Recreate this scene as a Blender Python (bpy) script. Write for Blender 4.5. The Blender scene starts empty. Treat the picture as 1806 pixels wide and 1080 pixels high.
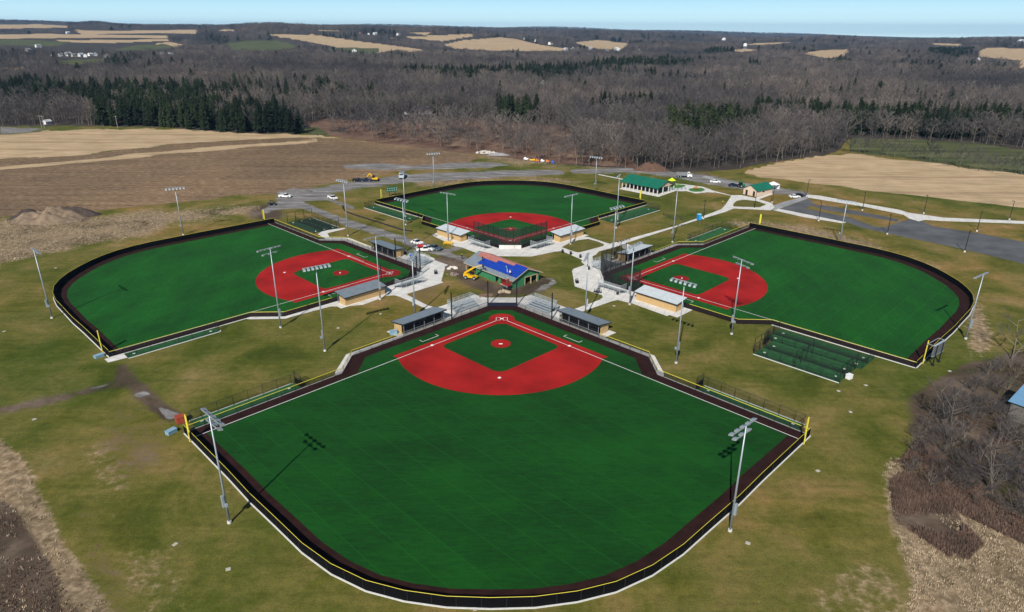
import bpy, bmesh, math, random
import numpy as np
from mathutils import Vector, Matrix
from mathutils.geometry import tessellate_polygon
R = math.radians
random.seed(11); rng = np.random.default_rng(11)
sc = bpy.context.scene
col = sc.collection

# ------------------------------------------------------------------ camera
CAM_H = 65.0
PITCH, ROLL, F = R(22.211), R(0.2355), 1204.0
cs, sn = math.cos(PITCH), math.sin(PITCH)
_r = np.array([1., 0, 0]); FW = np.array([0, cs, -sn]); _u = np.array([0, sn, cs])
RT = math.cos(ROLL)*_r + math.sin(ROLL)*_u
UP = -math.sin(ROLL)*_r + math.cos(ROLL)*_u
cd = bpy.data.cameras.new("camera"); cam = bpy.data.objects.new("camera", cd); col.objects.link(cam)
cd.sensor_width = 36; cd.lens = 36*F/1806; cd.clip_start = 1; cd.clip_end = 40000
cam.matrix_world = Matrix(((RT[0], UP[0], -FW[0], 0), (RT[1], UP[1], -FW[1], 0), (RT[2], UP[2], -FW[2], CAM_H), (0, 0, 0, 1)))
sc.camera = cam
# ------------------------------------------------------------------ light
SUN_EL, SUN_AZ = R(38.7), R(197)          # azimuth clockwise from +Y
w = bpy.data.worlds.new("World"); sc.world = w; w.use_nodes = True
nt = w.node_tree; bg = nt.nodes["Background"]
sky = nt.nodes.new("ShaderNodeTexSky"); sky.sky_type = 'NISHITA'; sky.sun_disc = False
sky.sun_elevation = SUN_EL; sky.sun_rotation = SUN_AZ; sky.altitude = 400; sky.air_density = 1.0; sky.dust_density = 0.2; sky.ozone_density = 2.5
tcw = nt.nodes.new("ShaderNodeTexCoord"); sx = nt.nodes.new("ShaderNodeSeparateXYZ"); nt.links.new(tcw.outputs["Generated"], sx.inputs[0])
rp = nt.nodes.new("ShaderNodeValToRGB"); e_ = rp.color_ramp.elements
for k_, (p_, c_) in enumerate([(0.0, (6.0, 8.9, 9.9)), (.02, (5.0, 8.2, 9.8)), (.055, (2.5, 6.0, 9.2)), (.2, (.75, 1.45, 2.4)), (1.0, (.3, .55, .95))]):
    if k_ > 1: e_.new(p_)
    e_[k_].position = p_; e_[k_].color = (c_[0]/12, c_[1]/12, c_[2]/12, 1)
nt.links.new(sx.outputs[2], rp.inputs[0])
sc10 = nt.nodes.new("ShaderNodeVectorMath"); sc10.operation = 'SCALE'; sc10.inputs[3].default_value = 12; nt.links.new(rp.outputs[0], sc10.inputs[0])
mxw = nt.nodes.new("ShaderNodeMix"); mxw.data_type = 'RGBA'; mxw.inputs[0].default_value = .85
nt.links.new(sky.outputs[0], mxw.inputs[6]); nt.links.new(sc10.outputs[0], mxw.inputs[7])
nt.links.new(mxw.outputs[2], bg.inputs[0]); bg.inputs[1].default_value = 0.1
sd = bpy.data.lights.new("sun", 'SUN'); sd.energy = 4.9; sd.angle = R(0.5); sd.color = (1, .95, .88)
sun = bpy.data.objects.new("sun", sd); col.objects.link(sun)
sdir = Vector((math.sin(SUN_AZ)*math.cos(SUN_EL), math.cos(SUN_AZ)*math.cos(SUN_EL), math.sin(SUN_EL)))
sun.rotation_euler = sdir.to_track_quat('Z', 'Y').to_euler()
sc.view_settings.view_transform = 'Standard'; sc.view_settings.look = 'None'
sc.view_settings.exposure = 0.15; sc.view_settings.gamma = 1.0
sc.cycles.transparent_max_bounces = 24

# ------------------------------------------------------------------ helpers
def g(px, py, z=0.0):
    """point on the level plane z seen at a reading of the survey photograph"""
    d = FW + RT*(px-903)/F - UP*(py-540)/F
    t = (z-CAM_H)/d[2]
    return (t*d[0], t*d[1])
def G(pts, ox=0, oy=0, s=1.0): return [g(ox+x/s, oy+y/s) for x, y in pts]
def P(x, y, ox, oy, s): return (ox+x/s, oy+y/s)
def PP(pts, ox, oy, s): return [(ox+x/s, oy+y/s) for x, y in pts]
def project(X, Y, Z):
    Zc = Z-CAM_H
    d = X*FW[0]+Y*FW[1]+Zc*FW[2]; d = np.where(d < 1, 1, d)
    return 903+F*(X*RT[0]+Y*RT[1]+Zc*RT[2])/d, 540-F*(X*UP[0]+Y*UP[1]+Zc*UP[2])/d
def inside(px, py, poly):
    c = np.zeros(px.shape, bool); n = len(poly)
    for i in range(n):
        x1, y1 = poly[i]; x2, y2 = poly[(i+1) % n]
        if y1 == y2: continue
        k = ((y1 > py) != (y2 > py)) & (px < (x2-x1)*(py-y1)/(y2-y1)+x1)
        c ^= k
    return c

_m = {}
def mat(name, c, rough=.7, var=0.12, scale=3.0, metal=0.0, bump=0.0, sheen=0.0, coords='Object', spec=None, c2=None, detail=4):
    if name in _m: return _m[name]
    m = bpy.data.materials.new(name); m.use_nodes = True; n = m.node_tree; b = n.nodes["Principled BSDF"]
    b.inputs["Roughness"].default_value = rough; b.inputs["Metallic"].default_value = metal
    if spec is not None: b.inputs["Specular IOR Level"].default_value = spec
    if sheen: b.inputs["Sheen Weight"].default_value = sheen; b.inputs["Sheen Roughness"].default_value = .5
    tc = n.nodes.new("ShaderNodeNewGeometry" if coords == 'World' else "ShaderNodeTexCoord")
    no = n.nodes.new("ShaderNodeTexNoise"); no.inputs["Scale"].default_value = scale; no.inputs["Detail"].default_value = detail
    n.links.new(tc.outputs["Position" if coords == 'World' else "Object"], no.inputs["Vector"])
    mr = n.nodes.new("ShaderNodeMapRange"); mr.inputs[1].default_value = .3; mr.inputs[2].default_value = .7
    n.links.new(no.outputs[0], mr.inputs[0])
    mx = n.nodes.new("ShaderNodeMix"); mx.data_type = 'RGBA'
    a = c2 if c2 else tuple(x*(1-var) for x in c)
    bb = c if c2 else tuple(min(1, x*(1+var)) for x in c)
    mx.inputs[6].default_value = (*a, 1); mx.inputs[7].default_value = (*bb, 1)
    n.links.new(mr.outputs[0], mx.inputs[0]); n.links.new(mx.outputs[2], b.inputs["Base Color"])
    if bump:
        bp = n.nodes.new("ShaderNodeBump"); bp.inputs["Strength"].default_value = bump; bp.inputs["Distance"].default_value = .05
        n.links.new(no.outputs[0], bp.inputs["Height"]); n.links.new(bp.outputs[0], b.inputs["Normal"])
    _m[name] = m; return m
def mesh_mat(name, c, cover):
    """woven wire or netting: light passes the holes"""
    if name in _m: return _m[name]
    m = bpy.data.materials.new(name); m.use_nodes = True; n = m.node_tree; b = n.nodes["Principled BSDF"]
    b.inputs["Base Color"].default_value = (*c, 1); b.inputs["Roughness"].default_value = .6
    t = n.nodes.new("ShaderNodeBsdfTransparent"); mx = n.nodes.new("ShaderNodeMixShader")
    mx.inputs[0].default_value = cover
    n.links.new(t.outputs[0], mx.inputs[1]); n.links.new(b.outputs[0], mx.inputs[2])
    n.links.new(mx.outputs[0], n.nodes["Material Output"].inputs[0])
    _m[name] = m; return m

class MB:
    def __init__(s): s.v = []; s.f = []; s.mi = []; s.k = 0
    def add(s, vs, fs):
        o = len(s.v); s.v += [tuple(map(float, v)) for v in vs]
        s.f += [tuple(i+o for i in f) for f in fs]; s.mi += [s.k]*len(fs); return s
    def box(s, c, d, rz=0.0, ry=0.0):
        hx, hy, hz = d[0]/2, d[1]/2, d[2]/2; M = Matrix.Rotation(rz, 3, 'Z') @ Matrix.Rotation(ry, 3, 'Y')
        vs = [Vector(c)+M @ Vector((x*hx, y*hy, z*hz)) for z in (-1, 1) for x, y in ((-1, -1), (1, -1), (1, 1), (-1, 1))]
        return s.add(vs, [(3, 2, 1, 0), (4, 5, 6, 7), (0, 1, 5, 4), (1, 2, 6, 5), (2, 3, 7, 6), (3, 0, 4, 7)])
    def tube(s, p0, p1, r0, r1=None, n=6, cap=True):
        r1 = r0 if r1 is None else r1; a = Vector(p0); b = Vector(p1); d = (b-a)
        if d.length < 1e-6: return s
        q = d.to_track_quat('Z', 'Y'); vs = []
        for p, r in ((a, r0), (b, r1)):
            for i in range(n):
                t = 2*math.pi*i/n; vs.append(p+q @ Vector((r*math.cos(t), r*math.sin(t), 0)))
        fs = [(i, (i+1) % n, n+(i+1) % n, n+i) for i in range(n)]
        if cap: fs += [tuple(range(n-1, -1, -1)), tuple(range(n, 2*n))]
        return s.add(vs, fs)
    def beam(s, p0, p1, wd, ht):
        a = Vector(p0); b = Vector(p1); d = (b-a).normalized(); side = d.cross(Vector((0, 0, 1)))
        if side.length < 1e-3: side = Vector((1, 0, 0))
        side.normalize(); up = side.cross(d); vs = []
        for p in (a, b):
            for i, j in ((-1, -1), (1, -1), (1, 1), (-1, 1)): vs.append(p+side*(i*wd/2)+up*(j*ht/2))
        return s.add(vs, [(3, 2, 1, 0), (4, 5, 6, 7), (0, 1, 5, 4), (1, 2, 6, 5), (2, 3, 7, 6), (3, 0, 4, 7)])
    def prism(s, prof, y0, y1):
        """profile in x,z swept along y"""
        n = len(prof); vs = [(x, y0, z) for x, z in prof]+[(x, y1, z) for x, z in prof]
        fs = [(i, (i+1) % n, n+(i+1) % n, n+i) for i in range(n)]
        tri = tessellate_polygon([[Vector((x, z, 0)) for x, z in prof]])
        for t in tri: fs += [tuple(t), tuple(n+i for i in reversed(t))]
        return s.add(vs, fs)
    def poly(s, pts, z=0.0):
        tri = tessellate_polygon([[Vector((x, y, 0)) for x, y in pts]])
        fs = []
        for t in tri:
            a, b, c = (pts[i] for i in t)
            cr = (b[0]-a[0])*(c[1]-a[1])-(b[1]-a[1])*(c[0]-a[0])
            fs.append(tuple(t) if cr > 0 else tuple(reversed(t)))
        return s.add([(x, y, z) for x, y in pts], fs)
    def wall(s, pl, z0, z1, th):
        for a, b in zip(pl[:-1], pl[1:]):
            dx, dy = b[0]-a[0], b[1]-a[1]; L = math.hypot(dx, dy)
            if L < 1e-6: continue
            s.box(((a[0]+b[0])/2, (a[1]+b[1])/2, (z0+z1)/2), (L, th, z1-z0), math.atan2(dy, dx))
        return s
    def sheet(s, pl, z0, z1):
        for a, b in zip(pl[:-1], pl[1:]): s.add([(*a, z0), (*b, z0), (*b, z1), (*a, z1)], [(0, 1, 2, 3)])
        return s
    def rail(s, pl, z, r, n=6):
        for a, b in zip(pl[:-1], pl[1:]): s.tube((*a, z), (*b, z), r, n=n)
        return s
    def build(s, name, m, parent=None, smooth=False, bevel=0):
        me = bpy.data.meshes.new(name); me.from_pydata(s.v, [], s.f)
        for x in (m if isinstance(m, (list, tuple)) else [m]): me.materials.append(x)
        if isinstance(m, (list, tuple)): me.polygons.foreach_set("material_index", s.mi)
        if smooth: me.polygons.foreach_set("use_smooth", [True]*len(me.polygons))
        me.update(); o = bpy.data.objects.new(name, me); col.objects.link(o)
        if parent: o.parent = parent
        if bevel:
            b = o.modifiers.new("b", 'BEVEL'); b.width = bevel; b.segments = 2; b.limit_method = 'ANGLE'
        return o
def tag(o, label=None, cat=None, group=None, kind=None):
    if label: o["label"] = label
    if cat: o["category"] = cat
    if group: o["group"] = group
    if kind: o["kind"] = kind
    return o
def empty(name, loc, rz=0.0, label=None, cat=None, group=None):
    o = bpy.data.objects.new(name, None); col.objects.link(o); o.location = loc; o.rotation_euler = (0, 0, rz)
    o.empty_display_size = .2
    return tag(o, label, cat, group)
def dup(root, loc, rz, label, group=None, scale=None):
    r = root.copy(); col.objects.link(r); r.location = loc; r.rotation_euler = (0, 0, rz); r["label"] = label
    if group: r["group"] = group
    if scale: r.scale = scale
    for ch in list(root.children):
        c = ch.copy(); col.objects.link(c); c.parent = r
        for gch in list(ch.children):
            d = gch.copy(); col.objects.link(d); d.parent = c
    return r
def along(pl, step, off=0.0):
    """points every step metres along a polyline, with the heading"""
    out = []; acc = off
    for a, b in zip(pl[:-1], pl[1:]):
        L = math.hypot(b[0]-a[0], b[1]-a[1]); t = acc
        while t < L: out.append((a[0]+(b[0]-a[0])*t/L, a[1]+(b[1]-a[1])*t/L)); t += step
        acc = t-L
    return out

# materials
WHITE = mat("white_paint", (.8, .8, .8), .5, .04)
CONC = mat("concrete_white", (.72, .70, .665), .85, .0, .35, coords='World', c2=(.58, .565, .535), detail=8)
_n = CONC.node_tree; _b = _n.nodes["Principled BSDF"]; _src = _b.inputs["Base Color"].links[0].from_socket
_g = _n.nodes.new("ShaderNodeNewGeometry"); _mp = _n.nodes.new("ShaderNodeMapping"); _mp.inputs["Rotation"].default_value = (0, 0, R(24)); _n.links.new(_g.outputs["Position"], _mp.inputs[0])
_br = _n.nodes.new("ShaderNodeTexBrick"); _br.offset = 0; _br.inputs["Scale"].default_value = 1; _br.inputs["Brick Width"].default_value = 2.4; _br.inputs["Row Height"].default_value = 2.4; _br.inputs["Mortar Size"].default_value = .05
_br.inputs["Color1"].default_value = (1, 1, 1, 1); _br.inputs["Color2"].default_value = (.93, .93, .93, 1); _br.inputs["Mortar"].default_value = (.62, .61, .6, 1); _n.links.new(_mp.outputs[0], _br.inputs["Vector"])
_x = _n.nodes.new("ShaderNodeMix"); _x.data_type = 'RGBA'; _x.blend_type = 'MULTIPLY'; _x.inputs[0].default_value = 1; _n.links.new(_src, _x.inputs[6]); _n.links.new(_br.outputs[0], _x.inputs[7]); _n.links.new(_x.outputs[2], _b.inputs["Base Color"])
CURB = mat("curb_concrete", (.62, .62, .60), .8, .08, 2)
GALV = mat("galvanised_steel", (.36, .41, .45), .42, .08, 1.5, metal=.35)
ALU = mat("aluminium", (.52, .58, .62), .4, .12, 4, metal=.35)
BLACK = mat("black_vinyl", (.0025, .0025, .0035), .8, .35, .8, spec=.12)
BLKMET = mat("black_metal", (.012, .012, .014), .5, .1)
YEL = mat("yellow_cap", (.68, .58, .06), .5, .06)
TANB = mat("tan_block", (.48, .32, .145), .85, .12, 2.5)
ROOFG = mat("grey_metal_roof", (.22, .26, .29), .45, .12, .8, metal=.2)
ROOFL = mat("pale_metal_roof", (.58, .63, .65), .5, .08, .8, metal=.1)
DARK = mat("dark_trim", (.015, .015, .017), .6, .1)
GLASS = mat("dark_glass", (.01, .013, .018), .12, .1)
RUB = mat("tyre_rubber", (.012, .012, .012), .9, .1)
LAMPW = mat("lamp_glass", (.40, .46, .50), .25, .05)
LINE = mat("white_line", (.75, .75, .73), .8, .08, 5)
CHAIN = mesh_mat("chain_link", (.012, .012, .013), .2)
CHAINW = mesh_mat("chain_link_fine", (.012, .012, .013), .36)
NET = mesh_mat("backstop_net", (.012, .014, .016), .14)
GALVNET = mesh_mat("galvanised_mesh", (.5, .55, .56), .25)

# ------------------------------------------------------------------ terrain
TX = [-300, 0, 300, 600, 900, 1150, 1360, 1600, 1806, 2200]
TD = [0, 620, 1100, 1500, 2000, 2700, 3500, 4500, 6500, 8500, 10500, 14000]
TZ = np.array([
 [0, 0, 0, 4, 12, 34, 48, 62, 76, 92, 80, 60],
 [0, 0, 0, 4, 12, 34, 46, 58, 72, 84, 72, 60],
 [0, 0, 0, 3, 10, 30, 40, 46, 54, 58, 50, 45],
 [0, 0, 0, 2, 9, 30, 40, 42, 46, 50, 42, 40],
 [0, 0, 0, 0, 5, 18, 30, 36, 41, 43, 35, 34],
 [0, 0, 0, -1, 3, 12, 24, 18, 10, 12, 5, 0],
 [0, 0, 0, -2, 0, 6, 6, -4, -20, -16, -25, -30],
 [0, 0, 0, -2, 1, 1, -8, -14, -30, -45, -60, -70],
 [0, 0, 0, 0, 4, 7, 2, -8, -20, -30, -50, -70],
 [0, 0, 0, 0, 4, 8, 4, -8, -20, -30, -50, -70]], float)
def terr(X, Y):
    X = np.asarray(X, float); Y = np.asarray(Y, float)
    D = np.hypot(X, Y); u = np.where(Y > 1, 903+F*X/(np.maximum(Y, 1)*.926), np.where(X < 0, -300., 2200.))
    u = np.clip(u, -299, 2199); D2 = np.clip(D, 0, 13999)
    i = np.clip(np.searchsorted(TX, u, side='right')-1, 0, len(TX)-2); j = np.clip(np.searchsorted(TD, D2, side='right')-1, 0, len(TD)-2)
    TXa = np.array(TX, float); TDa = np.array(TD, float)
    fu = (u-TXa[i])/(TXa[i+1]-TXa[i]); fd = (D2-TDa[j])/(TDa[j+1]-TDa[j]); fu = fu*fu*(3-2*fu)
    z = (TZ[i, j]*(1-fd)+TZ[i, j+1]*fd)*(1-fu)+(TZ[i+1, j]*(1-fd)+TZ[i+1, j+1]*fd)*fu
    k = np.clip((D-620)/1400, 0, 1)
    z = z+k*(2.2*np.sin(X/310+1.0)*np.sin(Y/270)+3.0*np.sin(X/740+Y/1300+.6)*np.sin(Y/610+X/2100))
    k2 = np.clip((D-1250)/1500, 0, 1)
    z = z+k2*(11*np.sin(D/330+X/640+1.2*np.sin(X/900))+10*np.sin(X/430+1.3*np.sin(Y/800)+.7)*np.sin(D/620))
    for u0, d0, su, sd_, h in ((165, 5000, 48, 600, 20), (455, 3000, 95, 420, 13), (1040, 3500, 80, 420, 11), (1660, 4100, 120, 500, 9), (1270, 8600, 130, 900, 24), (640, 7400, 110, 700, 12), (40, 7600, 70, 600, 14), (930, 7800, 110, 700, 10), (1480, 3300, 70, 350, 9), (800, 3000, 60, 320, 8), (300, 6800, 60, 600, 8)):
        z = z+1.5*h*np.exp(-((u-u0)/su)**2-((D-d0)/sd_)**2)
    return z
def gt(px, py):
    d = FW + RT*(px-903)/F - UP*(py-540)/F
    prev = 60.
    for t in np.geomspace(60, 12000, 900):
        p = (t*d[0], t*d[1], CAM_H+t*d[2])
        if p[2] <= float(terr(p[0], p[1])):
            lo, hi = prev, t
            for _ in range(18):
                m = (lo+hi)/2
                if CAM_H+m*d[2] <= float(terr(m*d[0], m*d[1])): hi = m
                else: lo = m
            return (hi*d[0], hi*d[1], float(terr(hi*d[0], hi*d[1])))
        prev = t
    return None

# land cover outlines read from the survey photograph
L_pale = [[(0, 238), (80, 230), (200, 228), (310, 228), (400, 233), (440, 236), (560, 238), (600, 243), (460, 245), (350, 250), (240, 262), (130, 274), (0, 281), (-200, 290), (-200, 245)],
          [(0, 294.5), (150, 281.5), (300, 265.5), (460, 253), (560, 247), (560, 251), (460, 258.5), (300, 272), (150, 288), (0, 301), (-200, 312), (-200, 304)],
          [(1308, 304), (1360, 290), (1450, 275), (1500, 272), (1640, 287), (1806, 309), (1960, 325), (1960, 382), (1806, 366), (1700, 355), (1600, 345), (1450, 325), (1340, 312)],
          [(473, 62), (501, 60.6), (552, 61), (628, 72.6), (700, 81.5), (756, 89), (730, 92), (694, 89), (666, 94), (613, 88), (577, 80), (539, 73)],
          [(781, 79), (819, 71), (883, 66), (910, 69), (951, 79), (1002, 86.6), (989, 90.4), (900, 90), (870, 90), (800, 86)],
          [(1012, 75), (1053, 71), (1111, 77), (1094, 88), (1053, 86.6), (1032, 81.5)],
          [(1282, 89), (1313, 86.6), (1353, 88), (1307, 92)], [(1310, 79), (1346, 75.5), (1402, 74.5), (1371, 77.5), (1346, 80)],
          [(1413, 94), (1448, 89), (1501, 87), (1491, 98), (1460, 103), (1430, 98)],
          [(1723, 92), (1743, 84), (1806, 86), (1900, 90), (1900, 122), (1792, 120), (1802, 107), (1728, 100.6)],
          [(-60, 62), (76, 60), (298, 63), (298, 67.5), (150, 67), (0, 68.5), (-60, 69)], [(100, 71), (298, 70), (296, 72.5), (200, 76), (110, 75)],
          [(130, 52.5), (173, 55), (349, 52.5), (346, 60), (275, 58.6), (143, 61)],
          [(717, 57.5), (761, 57), (750, 62)], [(679, 67.5), (832, 59.5), (835, 64), (781, 73), (720, 67.5)],
          [(257, 123.5), (280, 124), (283, 131), (262, 130)], [(0, 119), (46, 119), (40, 123), (0, 122)], [(1030, 71), (1110, 76), (1080, 79)], [(-60, 44), (70, 43), (120, 46), (118, 49), (60, 50), (-60, 51)], [(395, 52), (420, 53), (410, 55), (380, 55)], [(560, 53), (600, 54), (598, 55.5), (560, 55)], [(275, 77), (298, 74), (330, 80), (300, 84), (262, 85)], [(1640, 76), (1700, 78), (1690, 81), (1650, 80)]]
L_stub = [[(-200, 290), (0, 281), (130, 274), (240, 262), (350, 250), (460, 244), (600, 243), (660, 251), (750, 262), (820, 270), (850, 280), (790, 292), (700, 303), (650, 312), (560, 328), (520, 340), (420, 345), (300, 360), (160, 372), (60, 374), (0, 384), (-200, 400)],
          [(790, 80), (883, 68), (930, 75), (860, 80), (810, 83)], [(-60, 68), (298, 67), (298, 76), (255, 80), (178, 88), (145, 84), (-60, 88)], [(60, 84), (160, 82), (190, 86), (120, 88)], [(539, 74), (600, 74), (700, 82), (640, 82), (570, 82)], [(1170, 255), (1010, 236), (1010, 240), (1120, 262)]]  # wide far left strip uses stubble colour to paint in the muting of haze
L_dry = [[(-200, 395), (0, 388), (60, 378), (160, 386), (200, 383), (280, 372), (298, 385), (290, 398), (250, 415), (180, 428), (110, 442), (40, 458), (0, 466), (-200, 500)],
         [(280, 380), (330, 372), (400, 366), (460, 362), (460, 372), (400, 380), (330, 390), (295, 392)],
         [(-300, 760), (0, 772), (30, 800), (60, 850), (85, 900), (110, 960), (160, 1020), (205, 1090), (260, 1200), (-300, 1200)],
         [(1562, 820), (1580, 800), (1640, 850), (1720, 900), (1806, 950), (1950, 1020), (1950, 1240), (1640, 1240), (1600, 1100), (1612, 1030), (1590, 970), (1568, 900)],
         [(860, 262), (960, 275), (1100, 292), (1180, 300), (1230, 305), (1180, 310), (1060, 298), (930, 290), (850, 282)],
         [(720, 318), (800, 306), (900, 314), (1000, 318), (1040, 330), (900, 318), (800, 320), (740, 330)],
         [(1240, 395), (1330, 390), (1430, 405), (1520, 425), (1640, 470), (1720, 530), (1750, 590), (1720, 640), (1705, 560), (1640, 490), (1520, 445), (1420, 420), (1340, 405)]]
L_dirt = [PP([(620, 320), (700, 230), (760, 235), (1000, 300), (900, 330), (1050, 470), (1320, 560), (1570, 440), (1700, 455), (1730, 510), (1500, 600), (1200, 625), (900, 500), (760, 400), (690, 350)], 640, 400, 5.017),
          PP([(800, 400), (860, 395), (900, 440), (960, 500), (1040, 570), (1120, 660), (1280, 760), (1180, 810), (1120, 790), (1040, 720), (960, 650), (880, 570), (740, 590), (500, 640), (300, 690), (0, 740), (-400, 760), (-400, 730), (0, 705), (300, 640), (560, 580), (760, 520)], 0, 540, 3.926),
          [(20, 385), (60, 372), (110, 374), (160, 380), (150, 392), (100, 388), (60, 400), (30, 398)], [(1130, 296), (1180, 300), (1260, 308), (1240, 316), (1150, 304)],
          [(450, 362), (490, 358), (500, 385), (470, 392), (440, 380)], [(1570, 850), (1600, 830), (1680, 900), (1720, 960), (1700, 990), (1640, 950), (1580, 920)],
          [(-100, 830), (30, 900), (90, 1000), (120, 1090), (-100, 1100)],
          [(1600, 700), (1700, 640), (1806, 620), (1900, 640), (1900, 900), (1806, 950), (1700, 890), (1620, 830)]]
L_grav = [PP([(200, 440), (560, 410), (700, 380), (880, 360), (1270, 300), (1580, 280), (2000, 262), (2400, 250), (2700, 252), (2760, 275), (2700, 292), (2300, 305), (1806, 332), (1270, 370), (880, 420), (660, 462), (700, 520), (900, 580), (860, 600), (640, 520), (420, 530), (700, 650), (830, 690), (1100, 770), (1400, 872), (1530, 905), (1480, 935), (1280, 885), (800, 745), (560, 640), (400, 590), (190, 600), (60, 640), (60, 600), (190, 540)], 450, 250, 5.017),
          PP([(360, 120), (520, 180), (700, 200), (870, 178), (885, 195), (760, 230), (900, 270), (1000, 300), (960, 320), (760, 270), (620, 240), (500, 210), (360, 160)], 640, 400, 5.017),
          [(1000, 300), (1100, 296), (1190, 303), (1260, 312), (1330, 326), (1420, 338), (1430, 346), (1340, 340), (1280, 330), (1210, 318), (1130, 305), (1010, 306)],
          PP([(760, 210), (1050, 190), (1400, 215), (1600, 200), (2000, 180), (2300, 200), (2100, 230), (1800, 240), (1400, 250), (1000, 245), (800, 240)], 450, 250, 5.017),
          PP([(0, 880), (300, 890), (330, 905), (100, 925), (0, 940)], 0, 0, 3.926),
          [(1570, 440), (1580, 447)], PP([(1560, 450), (1690, 460), (1725, 500), (1600, 560), (1500, 590), (1580, 520), (1680, 480)], 640, 400, 5.017),
          PP([(600, 575), (740, 540), (770, 545), (680, 580)], 0, 540, 3.926), PP([(920, 610), (1010, 590), (1050, 610), (960, 635)], 0, 540, 3.926), PP([(1080, 690), (1200, 730), (1280, 760), (1160, 790)], 0, 540, 3.926)]
L_green = [[(1500, 244), (1600, 246), (1730, 255), (1806, 263), (1960, 280), (1960, 330), (1806, 309), (1700, 294), (1560, 275), (1495, 268)],
           [(395, 76), (450, 71.5), (506, 74), (526, 84), (488, 89), (450, 89.5), (407, 88)], [(-60, 72), (20, 70), (127, 74), (100, 81), (76, 82), (30, 80), (-60, 82)], [(240, 80), (290, 78), (310, 84), (262, 88), (190, 90)],
           [(99, 107), (186, 103), (176, 109.5), (137.5, 114.6), (102, 113)], [(575, 84), (613, 84), (670, 86), (666, 94), (613, 90)], [(530, 226), (560, 224), (580, 236), (560, 240)]]
L_marsh = [[(540, 216), (580, 210), (640, 212), (700, 214), (760, 212), (800, 209), (860, 212), (960, 222), (1000, 226), (1015, 236), (960, 240), (860, 232), (800, 226), (740, 230), (650, 226), (600, 226), (560, 236)],
           [(905, 222), (990, 220), (1010, 235), (940, 250)], [(560, 236), (650, 226), (740, 230), (860, 232), (960, 238), (1015, 236), (1090, 262), (1130, 296), (1000, 290), (900, 279), (760, 263), (650, 249), (600, 242)]]
open_near = [(-400, 228), (0, 224), (100, 222), (300, 225), (400, 236), (530, 235), (600, 241), (650, 249), (700, 255), (760, 263), (830, 271), (900, 279), (1000, 291), (1100, 298), (1180, 304), (1240, 303), (1300, 299), (1340, 290), (1400, 281), (1450, 275), (1480, 266), (1495, 245), (1600, 247), (1700, 255), (1806, 265), (2200, 300), (2400, 1500), (-600, 1500)]

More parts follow.
